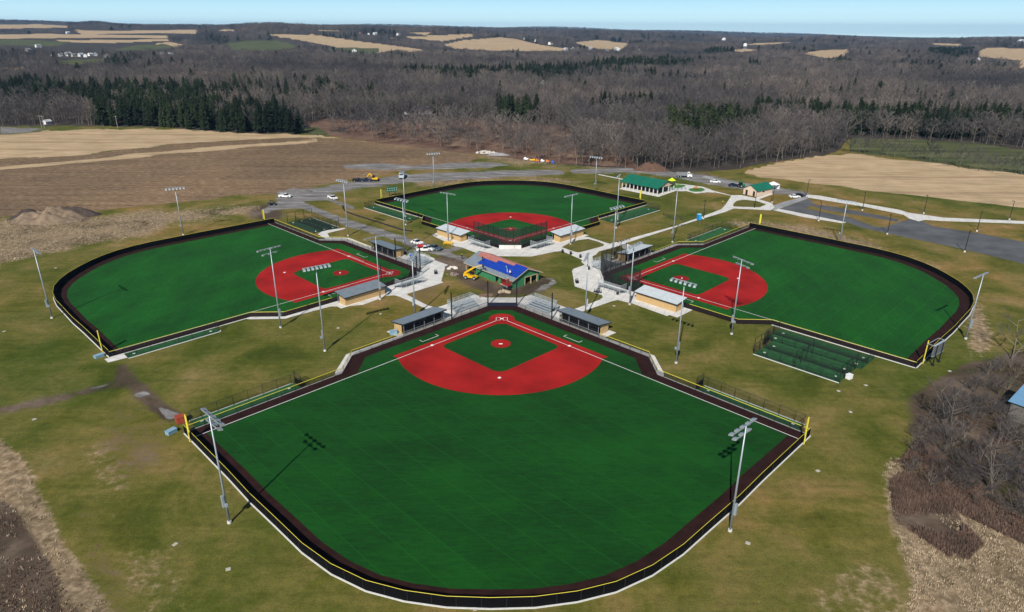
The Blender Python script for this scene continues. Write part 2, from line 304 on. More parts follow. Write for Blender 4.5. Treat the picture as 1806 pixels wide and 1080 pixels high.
def build_ground():
    az = np.concatenate([np.arange(-180, -44, 4.), np.arange(-44, 44.01, .17), np.arange(48, 180, 4.)])
    dep = np.arange(52, 6, -.17); D = np.concatenate([[4, 20, 40], CAM_H/np.tan(np.radians(dep)), np.geomspace(630, 14000, 170)])
    A, DD = np.meshgrid(np.radians(az), D); X = DD*np.sin(A); Y = DD*np.cos(A); Z = terr(X, Y)
    nr, nc = X.shape
    px, py = project(X, Y, Z); vis = (Y > 20)
    def wt(polys, rad):
        acc = np.zeros(X.shape)
        for k in range(8):
            a = k*.785; jx, jy = rad*math.cos(a)*(1 if k % 2 else .5), rad*math.sin(a)*(.5 if k % 2 else .25)
            s = np.clip((py-50)/180, .12, 1)
            for pl in polys: acc += (inside(px+jx*s, py+jy*s, pl) & vis)/8
        return np.clip(acc, 0, 1)
    W1 = np.stack([wt(L_stub, 3), wt(L_pale, 2), wt(L_dry, 14), wt(L_dirt, 11)], -1)
    W1[..., 2] = np.maximum(W1[..., 2], .27*wt([[(150, 790), (200, 780), (240, 860), (300, 980), (345, 1090), (240, 1090), (200, 960)], [(1560, 990), (1500, 1000), (1420, 1060), (1460, 1090), (1620, 1090)]], 16))
    W1[..., 3] = np.maximum(W1[..., 3], .26*wt([[(190, 700), (300, 720), (290, 800), (220, 860), (180, 790)], [(700, 470), (770, 500), (760, 540), (720, 520)], [(120, 900), (170, 900), (240, 1090), (180, 1090)]], 16))
    forest = np.where(vis, 1-wt([open_near], 4), 0.)
    W2 = np.stack([wt(L_grav, 4), wt(L_green, 2), wt(L_marsh, 2), forest], -1)
    vs = np.stack([X, Y, Z], -1).reshape(-1, 3)
    i, j = np.meshgrid(np.arange(nr-1), np.arange(nc), indexing='ij'); j2 = (j+1) % nc
    fs = np.stack([i*nc+j, i*nc+j2, (i+1)*nc+j2, (i+1)*nc+j], -1).reshape(-1, 4)[:, ::-1]
    me = bpy.data.meshes.new("ground"); me.vertices.add(len(vs)); me.vertices.foreach_set("co", vs.ravel())
    me.loops.add(fs.size); me.loops.foreach_set("vertex_index", fs.ravel().astype(np.int32)); me.polygons.add(len(fs))
    me.polygons.foreach_set("loop_start", np.arange(0, fs.size, 4, dtype=np.int32)); me.polygons.foreach_set("loop_total", np.full(len(fs), 4, np.int32))
    me.update(calc_edges=True); me.validate()
    for nme, W in (("cover_a", W1), ("cover_b", W2)):
        a = me.attributes.new(nme, 'FLOAT_COLOR', 'POINT'); a.data.foreach_set("color", W.reshape(-1).astype(np.float32))
    me.polygons.foreach_set("use_smooth", [True]*len(me.polygons))
    m = bpy.data.materials.new("ground_cover"); m.use_nodes = True; n = m.node_tree; N = n.nodes; Lk = n.links; b = N["Principled BSDF"]
    b.inputs["Roughness"].default_value = .95; b.inputs["Specular IOR Level"].default_value = .1
    geo = N.new("ShaderNodeNewGeometry")
    def noise(scale, detail=6, rough=.6, sx=1, sy=1, rot=0, dist=0):
        mp = N.new("ShaderNodeMapping"); mp.inputs["Scale"].default_value = (sx, sy, 1); mp.inputs["Rotation"].default_value = (0, 0, rot)
        Lk.new(geo.outputs["Position"], mp.inputs[0]); t = N.new("ShaderNodeTexNoise")
        t.inputs["Scale"].default_value = scale; t.inputs["Detail"].default_value = detail; t.inputs["Roughness"].default_value = rough; t.inputs["Distortion"].default_value = dist
        Lk.new(mp.outputs[0], t.inputs["Vector"]); return t.outputs[0]
    def ramp(src, stops):
        r = N.new("ShaderNodeValToRGB"); e = r.color_ramp.elements
        while len(e) < len(stops): e.new(.5)
        for k, (p, c) in enumerate(stops): e[k].position = p; e[k].color = (*c, 1)
        Lk.new(src, r.inputs[0]); return r.outputs[0]
    def mix(a, bb, f):
        x = N.new("ShaderNodeMix"); x.data_type = 'RGBA'
        for s_, v in ((6, a), (7, bb)):
            if isinstance(v, tuple): x.inputs[s_].default_value = (*v, 1)
            else: Lk.new(v, x.inputs[s_])
        if isinstance(f, float): x.inputs[0].default_value = f
        else: Lk.new(f, x.inputs[0])
        return x.outputs[2]
    def math_(op, a, bb=0.0):
        x = N.new("ShaderNodeMath"); x.operation = op
        for s_, v in ((0, a), (1, bb)):
            if isinstance(v, (int, float)): x.inputs[s_].default_value = v
            else: Lk.new(v, x.inputs[s_])
        return x.outputs[0]
    def mulc(a, bb):
        x = N.new("ShaderNodeMix"); x.data_type = 'RGBA'; x.blend_type = 'MULTIPLY'; x.inputs[0].default_value = 1
        Lk.new(a, x.inputs[6]); Lk.new(bb, x.inputs[7]); return x.outputs[2]
    nb = noise(.012, 8, .62, dist=.4); nm = noise(.07, 8, .62, dist=.5); nf = noise(.8, 6, .7); nff = noise(4.5, 5, .8); nrow = noise(1.0, 3, .6, .012, .42, rot=R(-6))
    chans = []
    for nme in ("cover_a", "cover_b"):
        at = N.new("ShaderNodeAttribute"); at.attribute_name = nme; sp = N.new("ShaderNodeSeparateColor"); Lk.new(at.outputs["Color"], sp.inputs[0])
        chans.append((sp.outputs[0], sp.outputs[1], sp.outputs[2], at.outputs["Alpha"]))
    def soft(ch, amt, hard=.12):
        e = math_('ADD', math_('MULTIPLY', math_('ADD', math_('SUBTRACT', nm, .5), math_('MULTIPLY', math_('SUBTRACT', nb, .5), .6)), amt*1.5), math_('MULTIPLY', math_('SUBTRACT', nf, .5), amt*1.4))
        s = math_('ADD', ch, e); r = N.new("ShaderNodeMapRange"); r.interpolation_type = 'SMOOTHSTEP'
        r.inputs[1].default_value = .5-hard; r.inputs[2].default_value = .5+hard; Lk.new(s, r.inputs[0])
        r2 = N.new("ShaderNodeMapRange"); r2.inputs[1].default_value = 0.0; r2.inputs[2].default_value = .06; Lk.new(ch, r2.inputs[0])
        return math_('MULTIPLY', r.outputs[0], r2.outputs[0])
    grass = ramp(nm, [(.30, (.070, .085, .014)), (.42, (.116, .121, .024)), (.50, (.158, .146, .040)), (.58, (.200, .162, .056)), (.72, (.29, .215, .105))])
    gb = ramp(nb, [(.38, (.50, .68, .44)), (.48, (.80, .84, .76)), (.54, (.98, .92, .94)), (.62, (1.18, .93, .98))])
    grass = mulc(grass, gb)
    fine = ramp(nf, [(.3, (.74, .76, .7)), (.5, (1, 1, 1)), (.72, (1.28, 1.2, 1.2))]); ffine = ramp(nff, [(.32, (.62, .65, .58)), (.5, (1, 1, 1)), (.68, (1.42, 1.36, 1.34))])
    grass = mulc(mulc(mulc(grass, fine), ffine), ramp(nb, [(0, (1.02, 1.0, .95)), (1, (1.02, 1.0, .95))]))
    grass = mulc(grass, ramp(noise(.22, 5, .65, .22, 1.0, rot=R(24), dist=.9), [(.32, (.84, .88, .84)), (.5, (.95, .95, .95)), (.68, (1.05, 1.02, 1.05))]))
    grass = mulc(grass, ramp(noise(.9, 3, .6, .05, 1.0, rot=R(-52), dist=.3), [(.30, (.86, .88, .86)), (.45, (1, 1, 1)), (.7, (1.08, 1.06, 1.06))]))
    rows = noise(1.0, 3, .6, .03, .55, rot=R(-8)); stubc = ramp(noise(.9, 6, .75, .35, 1.2, rot=R(-8)), [(.3, (.095, .062, .038)), (.46, (.17, .118, .074)), (.56, (.25, .18, .115)), (.70, (.44, .34, .23))])
    stubc = mulc(stubc, ramp(nrow, [(.38, (.80, .78, .77)), (.5, (1, 1, 1)), (.6, (1.16, 1.15, 1.14))]))
    stub = mulc(stubc, ramp(nb, [(.35, (.68, .68, .68)), (.65, (1.15, 1.08, 1.0))]))
    palec = ramp(noise(.35, 6, .7, .12, 1.0, rot=R(38)), [(.3, (.33, .235, .135)), (.5, (.44, .325, .20)), (.7, (.54, .415, .27))])
    da = g(1644, 293); db = g(1506, 331); th = math.atan2(da[1]-db[1], da[0]-db[0])
    tram = noise(1.0, 2, .5, .004, .16, rot=-th); palec = mulc(palec, ramp(tram, [(.36, (.82, .80, .78)), (.44, (1, 1, 1)), (.6, (1.06, 1.06, 1.06))])); palec = mulc(palec, ramp(nm, [(.3, (.82, .82, .8)), (.7, (1.12, 1.1, 1.1))]))
    dryc = mulc(ramp(nf, [(.3, (.10, .072, .042)), (.5, (.23, .17, .105)), (.68, (.42, .32, .21))]), ramp(nm, [(.32, (.45, .45, .42)), (.5, (1, 1, 1)), (.7, (1.2, 1.15, 1.1))]))
    dirtc = mulc(ramp(nm, [(.32, (.035, .026, .020)), (.5, (.085, .062, .045)), (.72, (.19, .145, .108))]), fine)
    gravc = mulc(ramp(noise(.35, 7, .7, .25, 1.0, rot=R(8)), [(.28, (.085, .08, .08)), (.42, (.15, .142, .14)), (.52, (.20, .192, .19)), (.60, (.28, .27, .265)), (.70, (.45, .44, .43))]), ffine)
    greenc = mulc(ramp(noise(.12, 5, .6, .15, 1.0, rot=R(12)), [(.35, (.055, .070, .028)), (.55, (.090, .100, .042)), (.7, (.17, .16, .08))]), fine)
    marshc = mulc(ramp(nm, [(.35, (.105, .060, .045)), (.55, (.165, .102, .075)), (.72, (.26, .19, .125))]), fine)
    floorc = mulc(ramp(nm, [(.35, (.042, .036, .032)), (.7, (.085, .072, .062))]), fine)
    c = grass
    c = mix(c, dryc, soft(chans[0][2], 1.2, .34)); c = mix(c, stub, soft(chans[0][0], .5)); c = mix(c, dirtc, soft(chans[0][3], 1.3, .38))
    c = mix(c, floorc, soft(chans[1][3], .2)); c = mix(c, marshc, soft(chans[1][2], .5)); c = mix(c, palec, soft(chans[0][1], .4, .12))
    c = mix(c, greenc, soft(chans[1][1], .2)); c = mix(c, gravc, soft(chans[1][0], .8, .2))
    Lk.new(c, b.inputs["Base Color"])
    bp = N.new("ShaderNodeBump"); bp.inputs["Strength"].default_value = .5; bp.inputs["Distance"].default_value = .25
    Lk.new(nf, bp.inputs["Height"]); Lk.new(bp.outputs[0], b.inputs["Normal"])
    me.materials.append(m); o = bpy.data.objects.new("ground", me); col.objects.link(o); tag(o, kind="structure")
build_ground()

# ------------------------------------------------------------------ paths and paved areas
def paved(name, polys, z, m):
    mb = MB()
    for i_, pl in enumerate(polys): mb.poly([g(*q) for q in pl], z+.002*i_)
    return tag(mb.build(name, m), kind="structure")
A3 = (640, 400, 5.017); A4 = (900, 250, 5.017); A5 = (1160, 250, 5.017); A6 = (1446, 200, 5.017)
paved("path", [
  [(709, 462), (722, 447), (748, 449), (766, 456), (768, 466), (785, 472), (778, 497), (752, 503), (724, 509), (718.5, 512), (717, 516), (719, 521), (752, 538), (777, 546), (790, 546), (806, 540), (841, 528), (931, 528), (936, 527), (978, 546), (987, 549.5), (1003.8, 548.5), (1040, 536), (1058, 529), (1063, 525), (1062, 521), (1013.7, 505.6), (1008.8, 477.7), (1034.7, 468.8), (1060, 462), (1062, 500), (1100, 520), (1113, 535.5), (1089.5, 529.6), (1080, 531.5), (1016.7, 553.5), (990, 575), (973, 567), (913, 543), (864, 542), (797, 564), (770, 570), (786, 556), (757.5, 548.5), (724, 532), (705, 524), (697, 521.5), (680, 522), (668, 528), (640, 538), (607, 541), (583, 541), (505.6, 561.6), (446, 560.5), (453, 557), (507, 556), (580, 536), (640, 520), (690, 505)],
  [(761.6, 415.4), (770, 411), (830, 430), (873, 444), (922, 444), (976, 428), (1030.5, 418.5), (1037.5, 418.5), (1075.4, 430.4), (1109.3, 421.4), (1187, 400), (1229.8, 385.5), (1271.6, 369.6), (1279.6, 361.6), (1289.6, 345.7), (1245.7, 336.5), (1228, 336.2), (1247, 333.8), (1288, 344.5), (1307.5, 344.5), (1331.4, 349.7), (1361.3, 358.6), (1366, 366), (1359, 371.6), (1331.4, 369.8), (1293.5, 368.2), (1279.6, 374), (1219.8, 391.8), (1187, 402.7), (1099.3, 430.5), (1086, 437), (1060, 445), (1033.7, 458), (1020, 456), (990.8, 443.2), (978.9, 444.3), (937, 452.9), (877.2, 452.3), (839.3, 446.3), (815.4, 437), (803, 435)],
  [(1044, 446), (1046, 461), (1034, 470), (1025, 462), (1033, 452)],
  [(1090, 428), (1100, 428), (1112, 433), (1124, 440), (1110, 443), (1100, 440)],
  [(991, 441), (1000, 440), (1045, 462), (1040, 466)],
  [(1113, 535), (1113, 528), (1196, 548), (1194, 550.5), (1176.2, 558)],
  [(489, 535.5), (560, 512), (566, 514), (555, 533)],
  PP([(555, 820), (600, 790), (790, 765), (800, 772), (640, 812), (660, 850), (830, 852), (1030, 930), (1020, 945), (830, 880), (650, 880)], 450, 250, 5.017),
  PP([(770, 293), (790, 290), (1020, 335), (1010, 342)], *A4), PP([(960, 420), (1000, 405), (1440, 425), (1470, 435), (1310, 490)], *A4),
  PP([(1330, 375), (1370, 366), (1550, 380), (1700, 400), (1760, 420), (1806, 440), (1806, 452), (1740, 450), (1640, 460), (1560, 440), (1490, 440), (1430, 425), (1390, 395)], *A4),
  PP([(870, 495), (1010, 460), (1020, 466), (900, 510), (870, 508)], *A5),
  [(1423, 343.7), (1447, 345.7), (1505.8, 356.5), (1585.5, 370.4), (1601.5, 375.4), (1665.3, 384.4), (1806, 390.4), (1990, 402), (1990, 408), (1806, 395.3), (1665.3, 390.4), (1631.4, 388.4), (1620, 391), (1603.5, 386), (1593.5, 379.4), (1525.7, 365.4), (1459, 354.6), (1425, 349)],
  [(1365, 371.6), (1373, 368.6), (1493, 392.5), (1487, 394.5), (1420, 384)],
  [(184, 634), (223, 624), (227, 631), (191, 640)], [(222, 630), (228, 630), (390, 585), (390, 582.5), (225, 624)],
], .034, CONC)
lawn = mat("lawn", (.15, .125, .038), .95, .0, .25, coords='World', c2=(.085, .088, .018), detail=9, spec=.1)
paved("grass_island", [
  [(990.7, 436.4), (1003.6, 429.4), (1020, 424), (1037.5, 422), (1055, 427), (1065.4, 431.4), (1064, 434.5), (1023.6, 445.3), (1017.6, 445.5), (1003, 441)],
  PP([(665, 572), (672, 548), (700, 525), (760, 515), (880, 528), (960, 556), (900, 583), (680, 576)], *A5),
  [(1056, 444), (1087, 436), (1107, 441), (1084, 456), (1062, 462), (1046, 456)],
], .078, lawn)
playg = mat("play_surface", (.05, .19, .03), .9, .0, 1.0, coords='World', c2=(.035, .13, .02))
paved("play_lawn", [PP([(1365, 380), (1400, 372), (1540, 385), (1555, 395), (1500, 412), (1430, 412), (1380, 395)], *A4), PP([(1575, 420), (1640, 408), (1700, 412), (1725, 428), (1690, 444), (1630, 446), (1590, 438)], *A4)], .084, playg)
asph = mat("parking_stone", (.13, .135, .14), .95, .0, .12, coords='World', c2=(.07, .072, .078), detail=10, spec=.15)
lstone = mat("pale_stone", (.34, .345, .35), .95, .0, .2, coords='World', c2=(.22, .22, .225), detail=10, spec=.15)
paved("parking_lot", [
  [(1373, 369.6), (1425, 350.7), (1439, 361.6), (1419, 367.6), (1500, 384), (1540, 399), (1560, 401.3), (1585, 392), (1603, 387), (1625, 389.5), (1645, 399), (1722, 411), (1806, 427), (1990, 450), (1990, 492), (1806, 466), (1759, 454), (1653, 430), (1592, 418), (1520, 402), (1492, 392)],
  [(1429, 361.6), (1458, 363), (1520, 374), (1585, 387), (1583, 392), (1520, 381), (1450, 370)]], .02, asph)
paved("road", [PP([(975, 582), (1120, 532), (1310, 485), (1345, 498), (1030, 612)], *A5), PP([(430, 300), (560, 340), (700, 365), (860, 392), (840, 398), (640, 372), (500, 345), (380, 315)], *A5)], .026, lstone)
gravs = mat("gravel_pad", (.2, .2, .205), .95, .0, .3, coords='World', c2=(.1, .1, .105), detail=9)

# ------------------------------------------------------------------ the four ball fields
def fmat(name, base, dark, rot, sheen):
    m = bpy.data.materials.new(name); m.use_nodes = True; n = m.node_tree; N = n.nodes; L = n.links; b = N["Principled BSDF"]
    b.inputs["Roughness"].default_value = .9; b.inputs["Specular IOR Level"].default_value = .15
    b.inputs["Sheen Weight"].default_value = sheen; b.inputs["Sheen Roughness"].default_value = .45; b.inputs["Sheen Tint"].default_value = (.5, 1, .5, 1)
    geo = N.new("ShaderNodeTexCoord"); outs = []
    for s, sx, det, rr in ((.10, .35, 7, rot), (.045, 1, 8, 0), (2.2, .2, 4, rot), (7, .5, 3, 0), (.22, .06, 2, rot+R(90))):
        mp = N.new("ShaderNodeMapping"); mp.inputs["Scale"].default_value = (sx, 1, 1); mp.inputs["Rotation"].default_value = (0, 0, rr)
        L.new(geo.outputs["Object"], mp.inputs[0]); t = N.new("ShaderNodeTexNoise"); t.inputs["Scale"].default_value = s; t.inputs["Detail"].default_value = det; t.inputs["Roughness"].default_value = .6
        L.new(mp.outputs[0], t.inputs["Vector"]); outs.append(t.outputs[0])
    acc = None
    for o, wgt in zip(outs, (.24, .26, .22, .20, .08)):
        k = N.new("ShaderNodeMath"); k.operation = 'MULTIPLY_ADD'; L.new(o, k.inputs[0]); k.inputs[1].default_value = wgt
        if acc: L.new(acc, k.inputs[2])
        else: k.inputs[2].default_value = 0
        acc = k.outputs[0]
    r = N.new("ShaderNodeMapRange"); r.inputs[1].default_value = .43; r.inputs[2].default_value = .58; L.new(acc, r.inputs[0])
    x = N.new("ShaderNodeMix"); x.data_type = 'RGBA'; x.inputs[6].default_value = (*dark, 1); x.inputs[7].default_value = (*base, 1)
    L.new(r.outputs[0], x.inputs[0])
    mq = N.new("ShaderNodeMapping"); mq.inputs["Rotation"].default_value = (0, 0, R(45)); L.new(geo.outputs["Object"], mq.inputs[0]); sp = N.new("ShaderNodeSeparateXYZ"); L.new(mq.outputs[0], sp.inputs[0])           # sewn roll seams every 4.57 m
    pm = N.new("ShaderNodeMath"); pm.operation = 'PINGPONG'; L.new(sp.outputs[1], pm.inputs[0]); pm.inputs[1].default_value = 2.285
    lt = N.new("ShaderNodeMath"); lt.operation = 'LESS_THAN'; L.new(pm.outputs[0], lt.inputs[0]); lt.inputs[1].default_value = .07
    lm = N.new("ShaderNodeMath"); lm.operation = 'MULTIPLY'; L.new(lt.outputs[0], lm.inputs[0]); lm.inputs[1].default_value = .28
    y = N.new("ShaderNodeMix"); y.data_type = 'RGBA'; y.inputs[7].default_value = (*[min(1, q*1.9) for q in base], 1)
    L.new(lm.outputs[0], y.inputs[0]); L.new(x.outputs[2], y.inputs[6])
    fl = N.new("ShaderNodeMath"); fl.operation = 'MULTIPLY'; L.new(sp.outputs[1], fl.inputs[0]); fl.inputs[1].default_value = 1/4.57
    ff = N.new("ShaderNodeMath"); ff.operation = 'FLOOR'; L.new(fl.outputs[0], ff.inputs[0])
    wn = N.new("ShaderNodeTexWhiteNoise"); wn.noise_dimensions = '1D'; L.new(ff.outputs[0], wn.inputs["W"])
    hv = N.new("ShaderNodeHueSaturation"); hr = N.new("ShaderNodeMapRange"); hr.inputs[3].default_value = .93; hr.inputs[4].default_value = 1.07
    L.new(wn.outputs["Value"], hr.inputs[0]); L.new(hr.outputs[0], hv.inputs["Value"]); L.new(y.outputs[2], hv.inputs["Color"]); L.new(hv.outputs[0], b.inputs["Base Color"]); return m
TURF = [fmat("turf_%s" % k, tuple(q*v for q in (.0075, .090, .0085)), tuple(q*v for q in (.0036, .042, .0048)), r, .03) for k, r, v in (('s', R(45), .84), ('n', R(8), 1.1), ('w', R(-70), 1.12), ('e', R(20), 1.12))]  # near field's copy has lens vignetting painted in as a darker green
TRACK = mat("warning_track", (.032, .0125, .0115), .95, .0, .5, c2=(.017, .007, .0065), spec=.1, detail=8)
CLAY = mat("red_clay_turf", (.42, .014, .012), .9, .0, .13, c2=(.22, .006, .005), detail=10, spec=.2)
CLAYD = mat("red_mound", (.30, .010, .010), .9, .0, .5, c2=(.20, .006, .006), detail=8, spec=.2)
PAD = mat("navy_padding", (.008, .012, .03), .5, .2, 1)
PENG = mat("pen_turf", (.013, .115, .026), .9, .0, .8, c2=(.006, .06, .014), detail=6)
PEND = mat("dark_pen_turf", (.008, .05, .018), .9, .0, .8, c2=(.003, .02, .008), detail=6)

HALF = [(53.8, 50.3), (41.3, 63.0), (36, 68.6), (30.4, 74.0), (25.3, 79.0), (20.5, 82.8), (15.5, 85.6), (10.5, 87.2), (5.3, 88.1), (0, 88.3)]
OUTF = HALF+[(-x, y) for x, y in reversed(HALF[:-1])]
SIDE = [(3.6, -8.2), (31.6, 20.2), (31.9, 28.3), (53.8, 50.3)]
def st(s, t, sg=1): return (sg*(s+t)/2**.5, (s-t)/2**.5)
def off_in(pl, d):
    out = []
    for i, p in enumerate(pl):
        a = pl[max(0, i-1)]; b = pl[min(len(pl)-1, i+1)]; dx, dy = b[0]-a[0], b[1]-a[1]; L = math.hypot(dx, dy)
        out.append((p[0]-dy/L*d, p[1]+dx/L*d))
    return out
def arc(cx, cy, r, a0, a1, n): return [(cx+r*math.cos(a0+(a1-a0)*i/n), cy+r*math.sin(a0+(a1-a0)*i/n)) for i in range(n+1)]

FIELDS = {'near': ((885, 563), 180, 0), 'far': ((900, 425.4), 0, 1), 'left': ((691.6, 482.6), -90, 2), 'right': ((1113.4, 492), 90, 3)}
CORR = {'near': (0, 0), 'far': (0, 0), 'left': (-.6, 0), 'right': (0, .3)}
def frame(k):
    (hx, hy), a, i = FIELDS[k]; x, y = g(hx, hy); return (x+CORR[k][0], y+CORR[k][1], 0), -R(a)
def wpt(k, x, y):
    (ox, oy, _), rz = frame(k); return (ox+x*math.cos(rz)-y*math.sin(rz), oy+x*math.sin(rz)+y*math.cos(rz))
def structf(name, k, mb, m):
    o = mb.build(name, m); loc, rz = frame(k); o.location = loc; o.rotation_euler = (0, 0, rz); return tag(o, kind="structure")
SIDEN = {1: 'right', -1: 'left'}
def field_surfaces(k):
    i = FIELDS[k][2]
    outline = SIDE+OUTF[1:-1]+[(-x, y) for x, y in reversed(SIDE)]
    structf("warning_track", k, MB().poly(outline, .09), TRACK)
    inn = off_in(HALF, 2.8)[1:]; inn[-1] = (0, 85.4)
    tr = [(2.4, -5.4), (28.6, 20.8), (28.8, 28.1), (50.0, 50.4)]+inn
    structf("turf", k, MB().poly(tr+[(-x, y) for x, y in reversed(tr[:-1])]+[(-2.4, -5.4)], .10), TURF[i])
    # clay
    red = [(2.2, -.0), (22.9, 20.4)]+arc(0, 14, 22.9, math.atan2(7.3, 21.7), math.pi-math.atan2(7.3, 21.7), 40)+[(-22.9, 20.4), (-2.2, 0)]
    structf("clay_infield", k, MB().poly(red, .11), CLAY)
    gr = [(0, 2.0), (12.0, 14.2), (12.6, 15.1), (12.2, 16.3), (1.4, 26.8), (0, 27.3), (-1.4, 26.8), (-12.2, 16.3), (-12.6, 15.1), (-12.0, 14.2)]
    structf("infield_turf", k, MB().poly(gr, .12), TURF[i])
    c = MB(); c.poly(arc(0, .1, 3.1, 0, 2*math.pi, 28)[:-1], .13); c.poly(arc(0, 14, 2.2, 0, 2*math.pi, 24)[:-1], .13)
    structf("clay_circles", k, c, CLAY if k in ('near', 'far') else CLAYD)
    ln = MB()
    def seg(a, b, w=.13, z=.14):
        dx, dy = b[0]-a[0], b[1]-a[1]; L = math.hypot(dx, dy); nx, ny = -dy/L*w/2, dx/L*w/2
        ln.add([(a[0]+nx, a[1]+ny, z), (a[0]-nx, a[1]-ny, z), (b[0]-nx, b[1]-ny, z), (b[0]+nx, b[1]+ny, z)], [(0, 1, 2, 3)])
    for s in (1, -1):
        seg((s*1.3, 1.3), (s*51.9, 51.9), .14)
        x0, x1, y0, y1 = .35, 1.35, -.7, 1.0
        for a, b in (((x0, y0), (x1, y0)), ((x1, y0), (x1, y1)), ((x1, y1), (x0, y1)), ((x0, y1), (x0, y0))): seg((s*a[0], a[1]), (s*b[0], b[1]), .11, .144)
        q = [(15, 9.2), (14.2, 10), (17.4, 13.2), (18.2, 12.4)]
        for a, b in zip(q[:-1], q[1:]): seg((s*a[0], a[1]), (s*b[0], b[1]), .13)
        if k == 'left': seg((s*15.7, 15.0), (s*10, 9.3), .08)
    structf("field_lines", k, ln, LINE)
    names = (("first base", 15.1, 15.1), ("second base", 0, 30.0), ("third base", -15.1, 15.1))
    loc, rz = frame(k)
    for nm, x, y in names:
        b = MB().box((0, 0, .05), (.55, .55, .1)).build("base", WHITE, bevel=.02); X, Y = wpt(k, x, y)
        b.location = (X, Y, .13); b.rotation_euler = (0, 0, rz+R(45)); tag(b, "white %s bag on the red clay of the %s ball field" % (nm, k), "base", "white bases")
    b = MB().box((0, 0, .04), (.8, .28, .08)).build("pitching_rubber", WHITE); b.location = (*wpt(k, 0, 14.2), .13); b.rotation_euler = (0, 0, rz)
    tag(b, "white pitching rubber on the red mound of the %s ball field" % k, "pitching rubber")
    b = MB().prism([(-.25, 0), (.25, 0), (.25, .05), (-.25, .05)], -.25, .25).build("home_plate", WHITE); b.location = (*wpt(k, 0, .1), .13); b.rotation_euler = (0, 0, rz)
    tag(b, "white home plate between the batter's boxes of the %s ball field" % k, "home plate")

def post_mesh(h, r):
    return MB().tube((0, 0, 0), (0, 0, h), r, n=6).build("post", BLKMET)
def add_posts(par, pts, h, r=.045):
    p0 = None
    for x, y in pts:
        if p0 is None: o = p0 = post_mesh(h, r)
        else: o = p0.copy(); col.objects.link(o)
        o.parent = par; o.location = (x, y, 0)
def field_fences(k):
    loc, rz = frame(k)
    e = empty("outfield_fence", loc, rz, "black windscreen fence with yellow cap round the outfield of the %s ball field" % k, "fence", "outfield fences of the ball fields")
    h = 1.65
    MB().wall(OUTF, .05, h, .05).build("windscreen", BLACK, e)
    c = MB(); c.rail(OUTF, h+.03, .034, 6); c.build("yellow_cap", YEL if k != 'far' else YEL, e)
    oo = off_in(OUTF, -.18); MB().wall(oo, 0, .12, .18).build("curb", CURB, e)
    add_posts(e, along(off_in(OUTF, -.07), 3.05), h, .05)
    for sg in (1, -1):
        nm = {1: 'first base', -1: 'third base'}[sg]
        e = empty("side_fence", loc, rz, "low chain link fence on the %s side of the %s ball field" % (nm, k), "fence", "foul side fences of the ball fields")
        pl = [(sg*x, y) for x, y in SIDE]; solid = (k == 'far')
        hh = 1.25
        MB().sheet(pl, .05, hh).build("chain_link", CHAINW if not solid else BLACK, e)
        cap0 = [st(23.4, 7.95, sg)]+pl[1:]
        MB().rail([st(23.4, 7.95, sg)]+pl[1:], hh+.05, .05).build("yellow_cap", YEL, e)
        MB().rail([pl[0], st(23.4, 7.95, sg)], hh, .035).build("top_rail", GALV if k == 'near' else BLKMET, e)
        MB().wall([(x+sg*.12, y-.12) for x, y in pl[2:]], 0, .1, .22).build("curb", CURB, e)
        add_posts(e, along(pl, 2.9, .2), hh+.02, .04)
    # concrete apron behind home side fences
    ap = MB()
    for sg in (1, -1):
        if k == 'far':
            q = [st(-8, 8), st(23.5, 8), st(23.5, 14), st(9, 14.2), st(-6, 16)]
        elif k == 'right' and sg == 1: q = [st(-8, 8), st(24.5, 8), st(24.5, 15), st(9, 15), st(-6, 16)]
        else: q = [st(-8, 8), st(23.2, 8), SIDE[1], SIDE[2], (33.1, 29.2), (33.4, 28.0), (33.0, 19.6), st(24, 9.3), st(24.2, 13.2), st(9, 13.2), st(7.5, 16.5), st(-6, 16.5)]
        ap.poly([(sg*x, y) for x, y in q], .064+.003*FIELDS[k][2]+.0006*sg)
    ap.poly([(-3.5, -8), (3.5, -8), (6, -14), (-6, -14)], .0655+.003*FIELDS[k][2])
    structf("apron", k, ap, CONC)

def backstop(k):
    loc, rz = frame(k); dense = k in ('far', 'right')
    e = empty("backstop", loc, rz, {'near': "tall net backstop on four black posts in front of the unfinished building",
        'far': "black net backstop of many slim posts around home plate of the far field", 'left': "black post backstop behind home plate of the left field, beside the parked cars",
        'right': "dark net backstop of many slim posts behind home plate of the right field"}[k], "backstop", "backstops")
    W = [(-12, .15), (-3.6, -8.2), (3.6, -8.2), (12, .15)]
    H = 6.6
    MB().sheet(W, .9 if not dense else .6, H).build("netting", NET if not dense else mesh_mat("backstop_net_dense", (.007, .009, .010), .56), e)
    MB().wall([(-3.55, -8.1), (3.55, -8.1)], .05, 1.0, .14).build("padding", PAD, e)
    if dense: MB().wall([(-3.5, -8.35), (3.5, -8.35)], 0, 1.15, .2).build("wall", CONC, e)
    if dense: pts = along(W, 2.35, 0)+[W[-1]]; r = .09
    else: pts = W; r = .16
    pm = MB().tube((0, 0, 0), (0, 0, H+.25), r, n=8).build("post", BLKMET)
    for j, (x, y) in enumerate(pts):
        o = pm if j == 0 else pm.copy()
        if j: col.objects.link(o)
        o.parent = e; o.location = (x, y, 0)
    if dense: MB().rail(W, H, .05).rail(W, H*.52, .04).build("cable", BLKMET, e)
    if k == 'near': pass

